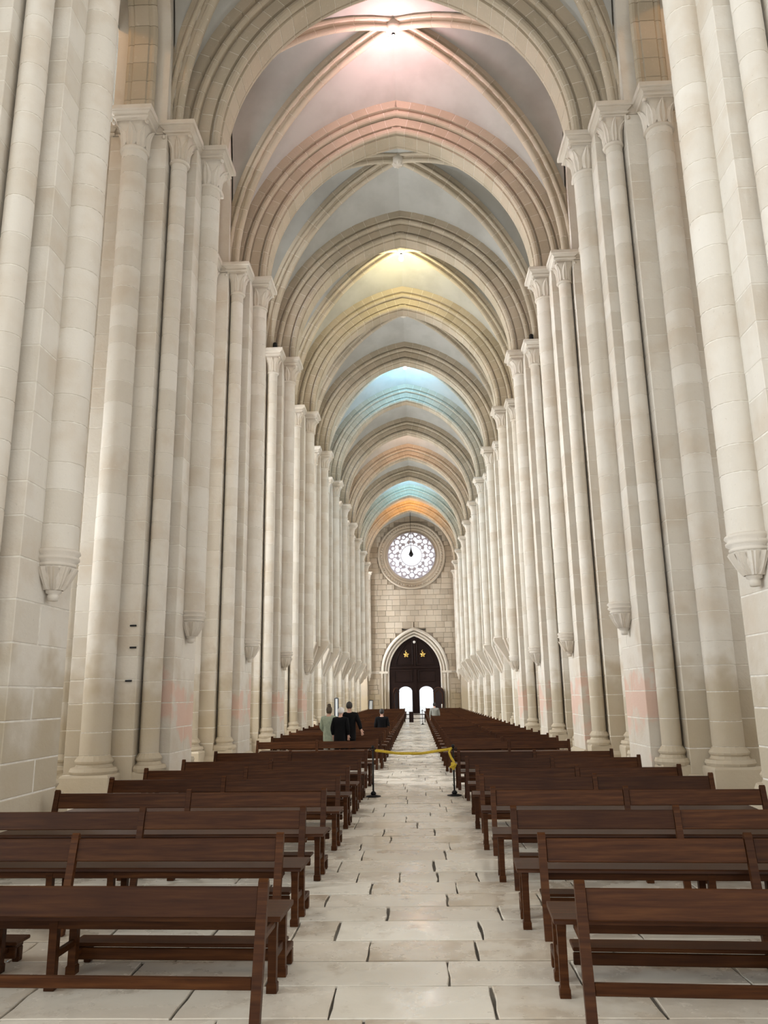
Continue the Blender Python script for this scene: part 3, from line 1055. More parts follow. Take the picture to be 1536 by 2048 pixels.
def ring(R_, r, a0=0.0, a1=2 * PI, n=20):
    pts = [(R_ * math.cos(a0 + (a1 - a0) * k / n), 0, R_ * math.sin(a0 + (a1 - a0) * k / n)) for k in range(n + 1)]
    return MB().tube(pts, r, 6, False)
def tr_ob(nm, me, x, z_, rot=0.0):
    return ob(nm, me, rw, (RX + x, YF - 0.06, RZ + z_), (0, rot, 0))
K = RG / 505.0
def hole(r, a):
    """is the point (r in 505ths of the glass radius, angle in degrees clockwise from the top) an opening?"""
    a = a % 45.0
    if r < 222: return True
    if r < 232: return False
    x, y = r * math.sin(math.radians(a)), r * math.cos(math.radians(a))
    def circ(rc, ac, rad, sy=1.0):
        cx, cy = rc * math.sin(math.radians(ac)), rc * math.cos(math.radians(ac))
        return (x - cx) ** 2 + ((y - cy) * sy) ** 2 < rad * rad
    for ac in (0, 22.5, 45):
        if circ(244, ac, 44): return True
    for ac in (0, 45):
        if circ(334, ac, 29) or circ(424, ac, 50) or circ(492, ac, 7): return True
    if circ(428, 22.5, 33) or circ(368, 13.0, 40) or circ(368, 32.0, 40) or circ(333, 22.5, 44): return True
    for ac in (11.8, 33.2):
        if 430 < r < 498 and abs(a - ac) < 6.2 * ((r - 428) / 70.0) ** 0.9: return True
    return False
def sector():
    NR_, NA = 58, 40
    v = []; f = []; idx = {}
    R0, R1 = 222.0, 512.0
    def vid(i, j, y):
        k = (i, j, y)
        if k not in idx:
            r = (R0 + (R1 - R0) * i / NR_) * K; a = math.radians(45.0 * j / NA)
            idx[k] = len(v); v.append((r * math.sin(a), y, r * math.cos(a)))
        return idx[k]
    solid = lambda i, j: 0 <= i < NR_ and not hole(R0 + (R1 - R0) * (i + .5) / NR_, 45.0 * (j % NA + .5) / NA)
    for i in range(NR_):
        for j in range(NA):
            if not solid(i, j): continue
            f.append((vid(i, j, -.08), vid(i, j + 1, -.08), vid(i + 1, j + 1, -.08), vid(i + 1, j, -.08)))
            for (di, dj, p, q) in ((-1, 0, (i, j), (i, j + 1)), (1, 0, (i + 1, j), (i + 1, j + 1)), (0, -1, (i, j), (i + 1, j)), (0, 1, (i, j + 1), (i + 1, j + 1))):
                if not solid(i + di, j + dj):
                    f.append((vid(*p, -.08), vid(*q, -.08), vid(*q, .02), vid(*p, .02)))
    return mesh('tracery_panel', v, f, 'tracery')
sec = sector()
for k in range(8):
    tr_ob('tracery_panel', sec, 0, 0, math.radians(45 * k))

# portal
pt = bpy.data.objects.new('trim_1', None); COL.objects.link(pt); pt.location = (DX, YF, 0); tag(pt, kind='structure')
def portal_order(s_out, y0, y1, d0, d1):
    """one ring of the arch: band between offsets d0 and d1"""
    prof = [(d0, y1)] + roll(d0 + 0.10, y0 + 0.10, 0.10, 180, 330, 5) + [(d1 - 0.05, y0 + 0.16), (d1, y0 + 0.22), (d1, y1)]
    R = DR; S = DS
    b = MB()
    ae = math.acos((R - S) / (R + d1))
    for sd in (-1, 1):
        rings = [[(sd * -(S + d), y, 0.0) for d, y in prof]]
        for k in range(17):
            a = ae * k / 16
            rings.append([(sd * ((R - S) - (R + d) * math.cos(a)), y, DZ + (R + d) * math.sin(a)) for d, y in prof])
        b.loft(rings if s_out == 0 else rings[1:], True)
    return b
for d0, d1, y0 in ((0.0, 0.30, -0.10), (0.28, 0.58, -0.26), (0.56, 0.88, -0.40)):
    ob('archivolt', portal_order(0 if d0 == 0 else 1, y0, 0.05, d0, d1).mesh('archivolt', 'carved'), pt)
for sd in (-1, 1):
    for k, dx in enumerate((0.44, 0.74)):
        sh = ob('jamb_shaft', MB().lathe([(0.13, 0), (0.13, 0.25), (0.16, 0.3), (0.13, 0.38), (0.085, 0.42), (0.085, 3.6), (0.11, 3.63), (0.085, 3.66), (0.10, 3.8), (0.16, 4.02), (0.16, 4.05)], 14).mesh('jamb_shaft', 'carved', True), pt, (sd * (DS + dx), -0.16 - 0.10 * k, 0))
    ob('jamb_abacus', MB().box(-0.48, 0.48, -0.42, 0.02, 4.05, 4.28).mesh('jamb_abacus', 'carved'), pt, (sd * (DS + 0.62), 0, 0))
    ob('jamb_wall', MB().box(-0.42, 0.42, -0.12, 0.02, 0, 4.1).mesh('jamb_wall', 'wall'), pt, (sd * (DS + 0.62), 0, 0))

# door
YD = YF + 0.10
dr = bpy.data.objects.new('door_1', None); COL.objects.link(dr); dr.location = (DX, YD, 0); tag(dr, kind='structure')
pts = arc_half(DS + 0.06, DR + 0.06, DZ, 10)
poly = [(-DS - 0.06, 4.62)] + [(x, z_) for x, z_ in pts if z_ > 4.62]
poly = poly + [(-x, z_) for x, z_ in poly[::-1] if x < -1e-6]
ob('tympanum', MB().prism(poly, 0, 0.12).mesh('tympanum', 'door_wood'), dr)
ob('transom', MB().prism([(-0.02, 4.50), (-0.12, 4.56), (-0.12, 4.70), (-0.04, 4.76), (0.0, 4.76), (0.0, 4.50)], -DS - 0.04, DS + 0.04, 'x').mesh('transom', 'door_wood'), dr)
ob('mullion', MB().box(-0.10, 0.10, -0.08, 0.02, 4.7, 7.6).mesh('mullion', 'door_wood'), dr)
for sd in (-1, 1):
    # framed quarter panels of the tympanum
    fr = [(0.22, 4.95), (1.95, 4.95)] + [(x, z_) for x, z_ in ((1.86, 5.5), (1.55, 6.2), (1.05, 6.9), (0.5, 7.35), (0.22, 7.5))]
    ob('panel_frame', MB().tube([(sd * x, -0.03, z_) for x, z_ in fr + fr[:1]], 0.05, 6).mesh('panel_frame', 'door_wood'), dr)
    em = ob('emblem', MB().lathe([(0.0, -0.05), (0.16, -0.05), (0.20, 0), (0.16, 0.05), (0.0, 0.05)], 12).mesh('emblem', 'gold', True), dr, (sd * 0.86, -0.06, 5.95), (PI / 2, 0, 0))
    for k in range(5):
        a = 2 * PI * k / 5 + 0.3
        ob('emblem_lobe', cached('eml', lambda: MB().lathe([(0.0, -0.05), (0.08, -0.03), (0.09, 0.02), (0.0, 0.05)], 8).mesh('emblem_lobe', 'gold', True)), em, (0.22 * math.cos(a), 0.22 * math.sin(a), 0.0))
    ob('emblem_stem', MB().tube([(-.06, .06, 0.2), (-.10, .08, 0.36), (.0, .06, 0.5)], 0.03, 6).mesh('emblem_stem', 'gold', True), dr, (sd * 0.86, -0.12, 5.95))
ob('boss', MB().lathe([(0.0, -0.06), (0.10, -0.06), (0.14, 0), (0.10, 0.05), (0, 0.05)], 12).mesh('boss', 'wax', True), dr, (0, -0.08, 7.25), (PI / 2, 0, 0))
# lower boarding with two arched wickets
def lower():
    b = MB()
    xs = [(-DS - 0.06, DOX[0][0] - DX), (DOX[0][1] - DX, DOX[1][0] - DX), (DOX[1][1] - DX, DS + 0.06)]
    for a, c_ in xs: b.box(a, c_, 0, 0.12, 0, 2.35)
    for (a, c_) in DOX:
        a -= DX; c_ -= DX
        cv = [(a + (c_ - a) * k / 12, 2.30 + 0.42 * math.sin(PI * k / 12) ** 0.55) for k in range(13)]
        poly = cv + [(c_, 2.95), (a, 2.95)]
        for k in range(12):
            (xa, za), (xb, zb_) = cv[k], cv[k + 1]
            b.add([(xa, 0, za), (xb, 0, zb_), (xb, 0, 2.95), (xa, 0, 2.95), (xa, .12, za), (xb, .12, zb_), (xb, .12, 2.95), (xa, .12, 2.95)], [(0, 1, 2, 3), (7, 6, 5, 4), (0, 4, 5, 1)])
    for a, c_ in xs: b.box(a, c_, 0, 0.12, 2.35, 2.95)
    b.box(-DS - 0.06, DS + 0.06, 0, 0.12, 2.95, 4.56)
    return b.mesh('door_leaf', 'door_wood')
ob('door_leaf', lower(), dr)
for sd in (-1, 1):
    ob('panel_frame', MB().tube([(sd * 0.35, -0.02, 3.2), (sd * 2.1, -0.02, 3.2), (sd * 2.1, -0.02, 4.3), (sd * 0.35, -0.02, 4.3), (sd * 0.35, -0.02, 3.2)], 0.045, 6).mesh('panel_frame', 'door_wood'), dr)
ob('door_post', MB().box(-0.12, 0.12, -0.06, 0.0, 0, 4.5).mesh('door_post', 'door_wood'), dr, (0.04, 0, 0))
# opened wicket leaves
def wicket(x, ang, mir, lab):
    o = bpy.data.objects.new('wicket_door', None); COL.objects.link(o); o.location = (x, YD - 0.12, 0.12); o.rotation_euler = (0, 0, ang)
    tag(o, lab, 'door')
    w_ = 1.25
    cv = [(w_ * k / 12, 2.05 + 0.42 * math.sin(PI * k / 12) ** 0.55) for k in range(13)]
    poly = [(0, 0), (w_, 0)] + cv[::-1]
    ob('leaf', MB().prism([(mir * a, c_) for a, c_ in poly], -0.03, 0.03).mesh('leaf', 'door_wood'), o)
    inner = [(0.18, 0.2), (w_ - 0.18, 0.2), (w_ - 0.18, 1.9), (w_ / 2, 2.25), (0.18, 1.9)]
    ob('leaf_moulding', MB().tube([(mir * a, -0.04, c_) for a, c_ in inner + inner[:1]], 0.045, 6).mesh('leaf_moulding', 'wood'), o)
    ob('leaf_edge', MB().tube([(mir * a, -0.035, c_) for a, c_ in cv], 0.04, 6).mesh('leaf_edge', 'wood'), o)
    ob('latch', MB().box(-0.03, 0.03, -0.09, -0.03, 1.0, 1.2).mesh('latch', 'iron'), o, (mir * (w_ - 0.1), 0, 0))
wicket(DOX[0][0] + 0.0, math.radians(62), -1, 'opened arched wooden wicket leaf nearer the leaning white board')
wicket(DOX[1][1] - 0.0, math.radians(-30), 1, 'opened arched wooden wicket leaf beside the small green box')
tag(ob('ground_outside', MB().box(-30, 30, YF + 1.2, YF + 60, -0.5, -0.1).mesh('ground_outside', 'paving')), kind='structure')
# pavement steps and low barrier in front of the door
bar = bpy.data.objects.new('door_barrier', None); COL.objects.link(bar); bar.location = (-0.2, 56.0, 0)
tag(bar, 'low dark barrier rail with central post standing before the open doors', 'barrier')
ob('post', MB().box(-0.15, 0.15, -0.1, 0.1, 0, 0.72).mesh('post', 'door_wood'), bar)
ob('rail', MB().box(-0.45, 0.95, -0.03, 0.03, 0.50, 0.56).mesh('rail', 'door_wood'), bar)
ob('rail', MB().box(-0.45, 0.95, -0.03, 0.03, 0.24, 0.28).mesh('rail', 'door_wood'), bar)
for x in (-.45, .95): ob('leg', MB().box(x - .03, x + .03, -.03, .03, 0, .56).mesh('leg', 'door_wood'), bar)

# corner responds next to the west wall
for s in (-1, 1):
    o = bpy.data.objects.new('corner_respond', None); COL.objects.link(o); o.location = (s * ARC, YC0[12], 0)
    side = 'on the standing people\'s side' if s < 0 else 'across the aisle from the standing people'
    tag(o, f'slender corner shaft against the rose window wall, {side}', 'pier')
    t = -s
    ob('core', MB().box(-0.5, 1.0, -0.3, YF - YC0[12] - .24, 0, ZS - 0.3).mesh('core', 'wall'), o) if t > 0 else ob('core', MB().box(-1.0, 0.5, -0.3, YF - YC0[12] - .24, 0, ZS - 0.3).mesh('core', 'wall'), o)
    shaft(o, t * 1.2, 0.1, 0.22, 4.2, ZS - 0.92, [4.2 + 0.55 * k for k in range(1, 18)])
    add_capital(o, t * 1.2, 0.1, 0.22, 0.42, 0.62, False)
    ob('corbel', MB().lathe([(0.04, -0.9), (0.12, -0.8), (0.12, -0.62), (0.2, -0.5), (0.2, -0.3), (0.3, -0.12), (0.3, 0)], 16).mesh('corbel', 'carved', True), o, (t * 1.15, 0.1, 4.2))

# ------------------------------------------------------------------ vault lamps
LAMPS = [(1, (1.0, 0.56, 0.58), 640), (3, (1.0, 0.86, 0.42), 620), (5, (0.25, 0.66, 1.0), 1150), (7, (1.0, 0.55, 0.34), 380), (9, (0.25, 0.70, 1.0), 1150), (10, (1.0, 0.42, 0.05), 1000)]
cname = {1: 'pink-white', 3: 'yellow-white', 5: 'blue-white', 7: 'small peach', 9: 'cyan', 10: 'orange'}
for i, colr, pw in LAMPS:
    y0, y1, ym = bay_geom(i)
    o = bpy.data.objects.new('vault_lamp', None); COL.objects.link(o); o.location = (0, ym, ZK - 0.13)
    tag(o, f'glowing {cname[i]} bulb hanging under a vault keystone', 'lamp', 'lamps under the vault keystones')
    bulb = MB().lathe([(0.02, 0.0), (0.05, -0.06), (0.10, -0.16), (0.11, -0.22), (0.08, -0.30), (0.02, -0.33)], 14)
    mm = emis('bulb_' + str(i), tuple(0.55 + 0.45 * v for v in colr), 60)
    ob('bulb', bulb.mesh('bulb', mm, True), o)
    ob('socket', MB().lathe([(0.05, -0.02), (0.05, 0.10)], 10).mesh('socket', 'iron', True), o)
    ld = bpy.data.lights.new('lamp_light', 'POINT'); ld.energy = pw; ld.color = colr; ld.shadow_soft_size = 0.2
    ob('lamp_light', ld, o, (0, 0, -0.9))
for s in (-1, 1):
    o = bpy.data.objects.new('aisle_lamp', None); COL.objects.link(o); o.location = (s * 7.9, 12.6, 18.4)
    tag(o, 'warm orange lamp in the side aisle ' + ('on the standing people\'s side' if s < 0 else 'opposite the standing people'), 'lamp')
    ob('bulb', MB().lathe([(0.02, 0.0), (0.08, -0.1), (0.09, -0.2), (0.02, -0.28)], 12).mesh('bulb', emis('bulb_aisle%d' % s, (1, .7, .35), 30), True), o)
    ob('cable', MB().tube([(0, 0, 0), (0, 0, 1.6)], 0.012, 6).mesh('cable', 'iron'), o)
    ld = bpy.data.lights.new('lamp_light', 'POINT'); ld.energy = 330; ld.color = (1.0, 0.52, 0.2); ld.shadow_soft_size = 0.12
    ob('lamp_light', ld, o, (0, 0, -0.4))

# hanging sanctuary lamp in front of the rose
ym = bay_geom(11)[2]
o = bpy.data.objects.new('hanging_lamp', None); COL.objects.link(o); o.location = (0.0, ym, 15.75)
tag(o, 'small dark pendant lamp hanging on a long cord before the rose window', 'lamp')
ob('body', MB().lathe([(0.03, 0.0), (0.09, 0.06), (0.20, 0.16), (0.24, 0.30), (0.17, 0.45), (0.10, 0.62), (0.05, 0.85), (0.03, 1.0)], 14).mesh('body', 'iron', True), o)
ob('cord', MB().tube([(0, 0, 0.95), (0, 0, ZK - 15.8)], 0.022, 6).mesh('cord', 'iron'), o)

# spotlights on two abaci
for s, i in ((-1, 3), (1, 3)):
    o = bpy.data.objects.new('spotlight', None); COL.objects.link(o); o.location = (s * (ARC - COL_DU - 0.1), YC0[i] - COL_DV - 0.1, ZS)
    tag(o, 'small black spotlight on a pier abacus ' + ('on the standing people\'s side' if s < 0 else 'across from the standing people'), 'spotlight')
    ob('head', MB().lathe([(0.07, 0.10), (0.085, 0.14), (0.085, 0.30), (0.05, 0.33)], 12).mesh('head', 'iron', True), o)
    ob('stand', MB().box(-0.06, 0.06, -0.06, 0.06, 0, 0.11).mesh('stand', 'iron'), o)

# ------------------------------------------------------------------ benches
WD = 'wood'
def wbox(name, sx, sy, sz, c=0.006): return bevel_box(name, sx, sy, sz, WD, c)
def post_mesh():
    def mk():
        x, y = 0.031, 0.026
        prof = [(-y - .17, 0), (y - .17, 0), (y - .07, .42), (y, .70), (y - .004, .735), (0.0, .752), (-y + .004, .735), (-y, .70), (-y - .07, .42)]
        b = MB()
        n = len(prof)
        c = 0.006
        v = [(-x, p, q) for p, q in prof] + [(x, p, q) for p, q in prof]
        f = [tuple(range(n - 1, -1, -1)), tuple(range(n, 2 * n))] + [(i, (i + 1) % n, n + (i + 1) % n, n + i) for i in range(n)]
        return b.add(v, f).mesh('post', WD)
    return cached('post', mk)
def leg_mesh():
    def mk():
        rings = []
        for z, w_ in ((0, .034), (.05, .034), (.06, .027), (.36, .027), (.40, .030), (.425, .030)):
            rings.append([(-w_, -w_, z), (w_, -w_, z), (w_, w_, z), (-w_, w_, z)])
        return MB().loft(rings).mesh('leg', WD)
    return cached('leg', mk)
def make_bench(x0, x1, y, rot, label, full=True, ov=0.17, sy=-0.16, group='long wooden benches in rows'):
    """posts run from x0 to x1 (x0 = aisle end); the seat lies beyond the posts (+Y)"""
    xa, xb = min(x0, x1), max(x0, x1)
    Lp = xb - xa
    o = bpy.data.objects.new('bench', None); COL.objects.link(o)
    xe = x0
    o.location = (xe, y, 0); o.rotation_euler = (0, 0, rot)
    tag(o, label, 'bench', group)
    d = 1 if x1 > x0 else -1                    # direction from the aisle end outward
    Lq = round(Lp, 1)
    half = Lp / 2
    for k in range(3):
        ob('post', post_mesh(), o, (d * half * k, 0, 0))
    pl = half - 0.062
    for k in range(2):
        ob('back_panel', wbox('back_panel', round(pl, 2), 0.026, 0.178), o, (d * half * (k + .5), -0.02, 0.620), (math.radians(-13), 0, 0))
        ob('foot_rail', wbox('foot_rail', round(pl, 2), 0.04, 0.065), o, (d * half * (k + .5), -0.122, 0.20))
    # seat with overhang
    sm = cached(('seat', round(Lp, 1)), lambda: MB().prism([(0.27, 0.432), (0.275, 0.45), (0.285, 0.46), (0.715, 0.462), (0.73, 0.452), (0.733, 0.436), (0.72, 0.428)], -round(Lp, 1) / 2 - .09, round(Lp, 1) / 2 + .09, 'x').mesh('seat', WD))
    ob('seat', sm, o, (d * (half + .09 - ov), sy, 0))
    ob('apron', wbox('apron', round(Lp, 1) + 0.02, 0.022, 0.06), o, (d * half, 0.33 + sy, 0.398))
    ob('apron', wbox('apron', round(Lp, 1) + 0.02, 0.022, 0.06), o, (d * half, 0.66 + sy, 0.398))
    lx = [0.07 - ov, half - 0.27, half + 0.27, Lp - 0.02]
    for x in lx:
        for yy_ in (0.345, 0.645):
            ob('leg', leg_mesh(), o, (d * x, yy_ + sy, 0))
        if full:
            ob('stretcher', wbox('stretcher', 0.03, 0.28, 0.05), o, (d * x, 0.495 + sy, 0.20))
    for k in (0, 2):
        ob('side_rail', wbox('side_rail', 0.028, round(0.40 + sy, 2), 0.04), o, (d * half * k, (0.29 + sy) / 2, 0.412))
    if full:
        # foot boards beyond the front legs
        fb = [(0.02, half - 0.20), (half - 0.12, half + 0.12), (half + 0.20, Lp - 0.02)]
        for a, c_ in (fb[0], fb[2]):
            ob('footboard', wbox('footboard', round(c_ - a, 2), 0.20, 0.025), o, (d * (a + c_) / 2, 0.84 + sy, 0.155))
            ob('footboard_rail', wbox('footboard_rail', round(c_ - a, 2), 0.035, 0.075), o, (d * (a + c_) / 2, 0.745 + sy, 0.10))
        for x in lx:
            ob('bracket', wbox('bracket', 0.05, 0.26, 0.04), o, (d * x, 0.80 + sy, 0.12))
            ob('bracket_foot', wbox('bracket_foot', 0.05, 0.06, 0.10), o, (d * x, 0.90 + sy, 0.05))
    return o

SIDE = {-1: 'on the standing people\'s side', 1: 'opposite the standing people'}
left = [(-0.78, 5.20), (-0.965, 6.88), (-1.0, 8.47), (-0.97, 10.07), (-0.95, 11.66), (-0.935, 13.1), (-0.87, 14.8), (-0.89, 17.0)]
right = [(1.15, 5.10), (1.18, 6.755), (1.145, 8.335), (1.10, 10.01), (1.09, 11.55), (1.13, 12.9), (1.09, 14.87), (1.025, 16.47)]
for k, (x, y) in enumerate(left):
    n = 8 - k
    make_bench(x, x - [3.52, 3.52, 3.4, 3.40, 3.34, 3.34, 3.28, 3.22][k], y, -0.036, f'dark wooden bench, {ord_w[n]} row before the rope, {SIDE[-1]}', True, [.06, .17, .19, .17, .15, .14, .07, .12][k], [0, -.2, -.16, -.16, -.16, -.16, -.16, -.16][k])
for k, (x, y) in enumerate(right):
    n = 8 - k
    make_bench(x, x + 3.24 - 0.03 * k, y, -0.062, f'dark wooden bench, {ord_w[n]} row before the rope, {SIDE[1]}', True, [.16, .21, .2, .17, .15, .15, .10, .12][k], [0, -.2, -.16, -.16, -.16, -.16, -.16, -.16][k])
ys = 21.0; k = 0; LY = []
while ys < 70:
    LY.append(ys)
    make_bench(-0.86, -4.0, ys, -0.02 + rnd.uniform(-.01, .01), f'dark wooden bench, {ord_w[k + 1]} row beyond the rope, {SIDE[-1]}', k < 6)
    ys += 2.1 if k == 0 else 1.6; k += 1
ys = 20.0; k = 0; RY = []
while ys < 70:
    RY.append(ys)
    make_bench(1.0, 3.88, ys, -0.05 + rnd.uniform(-.01, .01), f'dark wooden bench, {ord_w[k + 1]} row beyond the rope, {SIDE[1]}', k < 6)
    ys += 1.55; k += 1

# ------------------------------------------------------------------ rope barrier
def stanchion(x, y, lab):
    o = bpy.data.objects.new('stanchion', None); COL.objects.link(o); o.location = (x, y, 0)
    tag(o, lab, 'stanchion')
    ob('base', MB().lathe([(0.14, 0), (0.14, 0.012), (0.05, 0.03), (0.03, 0.05)], 20).mesh('base', 'iron', True), o)
    ob('pole', MB().tube([(0, 0, 0.03), (0, 0, 0.86)], 0.016, 10).mesh('pole', 'iron', True), o)
    ob('knuckle', MB().lathe([(0.0, 0.02), (0.05, 0.04), (0.055, 0.06), (0.03, 0.09), (0.0, 0.10)], 10).mesh('knuckle', 'iron', True), o)
    ob('hook', MB().tube([(-0.06, 0, 0.80), (-0.07, 0, 0.86), (0, 0, 0.83), (0.07, 0, 0.86), (0.06, 0, 0.80)], 0.012, 6).mesh('hook', 'iron', True), o)
    ob('finial', MB().lathe([(0.0, 0.85), (0.03, 0.87), (0.03, 0.91), (0.0, 0.93)], 10).mesh('finial', 'iron', True), o)
SXL, SXR, SY = -0.66, 0.87, 15.45
stanchion(SXL, SY, 'black iron rope stanchion on the side of the three standing people')
stanchion(SXR, SY, 'black iron rope stanchion with the knotted rope end hanging from it')
stanchion(0.55, 51.5, 'thin black pole standing in the aisle before the low dark barrier')
ro = bpy.data.objects.new('rope', None); COL.objects.link(ro); ro.location = (0.1, SY, 0.8)
tag(ro, 'thick yellow twisted rope strung across the aisle between two stanchions', 'rope')
def strands(path, r, turns):
    b = MB()
    for q in range(3):
        pts = []
        n = len(path)
        for k, p in enumerate(path):
            a = 2 * PI * (turns * k / n + q / 3)
            pts.append((p[0] + r * 0.2 * math.cos(a), p[1] + r * 0.62 * math.cos(a), p[2] + r * 0.62 * math.sin(a)))
        b.tube(pts, r * 0.62, 6)
    return b
xa, xb = SXL - 0.1 + 0.05, SXR - 0.1 - 0.02
path = [(xa + (xb - xa) * k / 80, 0, 0.03 - 0.075 * math.sin(PI * k / 80) ** 1.0 + 0.02 * (k / 80)) for k in range(81)]
ob('span', strands(path, 0.026, 26).mesh('span', 'rope', True), ro)
tail = [(xb - 0.02, -0.02, 0.05), (xb - 0.06, -0.04, -0.02), (xb - 0.02, -0.04, -0.12), (xb + 0.03, -0.04, -0.20), (xb + 0.0, -0.04, -0.27), (xb + 0.02, -0.03, -0.33)]
tp = []
for k in range(len(tail) - 1):
    for q in range(6): tp.append(tuple(Vector(tail[k]).lerp(Vector(tail[k + 1]), q / 6)))
bb = strands(tp, 0.027, 9)
bb.tube([(xb - 0.03, -0.05, -0.22), (xb + 0.06, -0.06, -0.24), (xb + 0.03, -0.02, -0.30), (xb - 0.04, -0.05, -0.29), (xb + 0.05, -0.06, -0.22)], 0.028, 6)
ob('knotted_tail', bb.mesh('knotted_tail', 'rope', True), ro)

# ------------------------------------------------------------------ boards and small things at the far end
def board(x, y, w_, h_, lean, rz, lab, name='leaning_board'):
    o = bpy.data.objects.new(name, None); COL.objects.link(o); o.location = (x, y, 0); o.rotation_euler = (lean, 0, rz)
    tag(o, lab, 'board')
    ob('panel', MB().box(-w_ / 2, w_ / 2, -0.02, 0.02, 0.02, h_).mesh('panel', 'board'), o)
    ob('frame', MB().box(-w_ / 2 - 0.05, -w_ / 2, -0.03, 0.03, 0, h_ + 0.03).box(w_ / 2, w_ / 2 + 0.05, -0.03, 0.03, 0, h_ + 0.03).box(-w_ / 2, w_ / 2, -0.03, 0.03, h_, h_ + 0.05).mesh('frame', 'board_dark'), o)
board(-4.0, 72.0, 0.3, 1.42, 0.12, 0.5, 'tall white board in a dark frame leaning near the west wall')
board(-4.22, 43.9, 0.13, 1.72, 0.0, 0.0, 'narrow white panel added for a bright strip between piers behind the people', 'bright_strip_panel')  # added panel in place of a bright strip between the piers
o = bpy.data.objects.new('candle_box', None); COL.objects.link(o); o.location = (2.85, 74.0, 0)
tag(o, 'small dark green box on a stand beside the door', 'box')
ob('stand', MB().box(-0.35, 0.35, -0.2, 0.2, 0, 0.35).mesh('stand', 'greenbox'), o)
ob('box', MB().box(-0.42, 0.42, -0.25, 0.25, 0.35, 0.65).mesh('box', 'greenbox'), o)
c_ = bpy.data.objects.new('candle', None); COL.objects.link(c_); c_.location = (2.52, 74.0, 0.65)
tag(c_, 'white candle standing on the dark green box', 'candle')
ob('stick', MB().lathe([(0.05, 0), (0.05, 0.34), (0.01, 0.36)], 10).mesh('stick', 'wax', True), c_)
ob('wick', MB().tube([(0, 0, 0.35), (0.01, 0, 0.40)], 0.006, 5).mesh('wick', 'iron'), c_)

# ------------------------------------------------------------------ people
def skin_obj(name, verts, edges, radii, mat, parent, root=0, sub=2):
    me = bpy.data.meshes.new(name)
    me.from_pydata(verts, edges, [])
    o = ob(name, me, parent)
    me.materials.append(M[mat])
    md = o.modifiers.new('skin', 'SKIN'); md.use_smooth_shade = True
    if not me.skin_vertices:
        me.skin_vertices.new()
    for k, r in enumerate(radii):
        rr_ = r if isinstance(r, tuple) else (r, r)
        me.skin_vertices[0].data[k].radius = rr_
        me.skin_vertices[0].data[k].use_root = (k == root)
    s = o.modifiers.new('sub', 'SUBSURF'); s.levels = sub; s.render_levels = sub
    return o

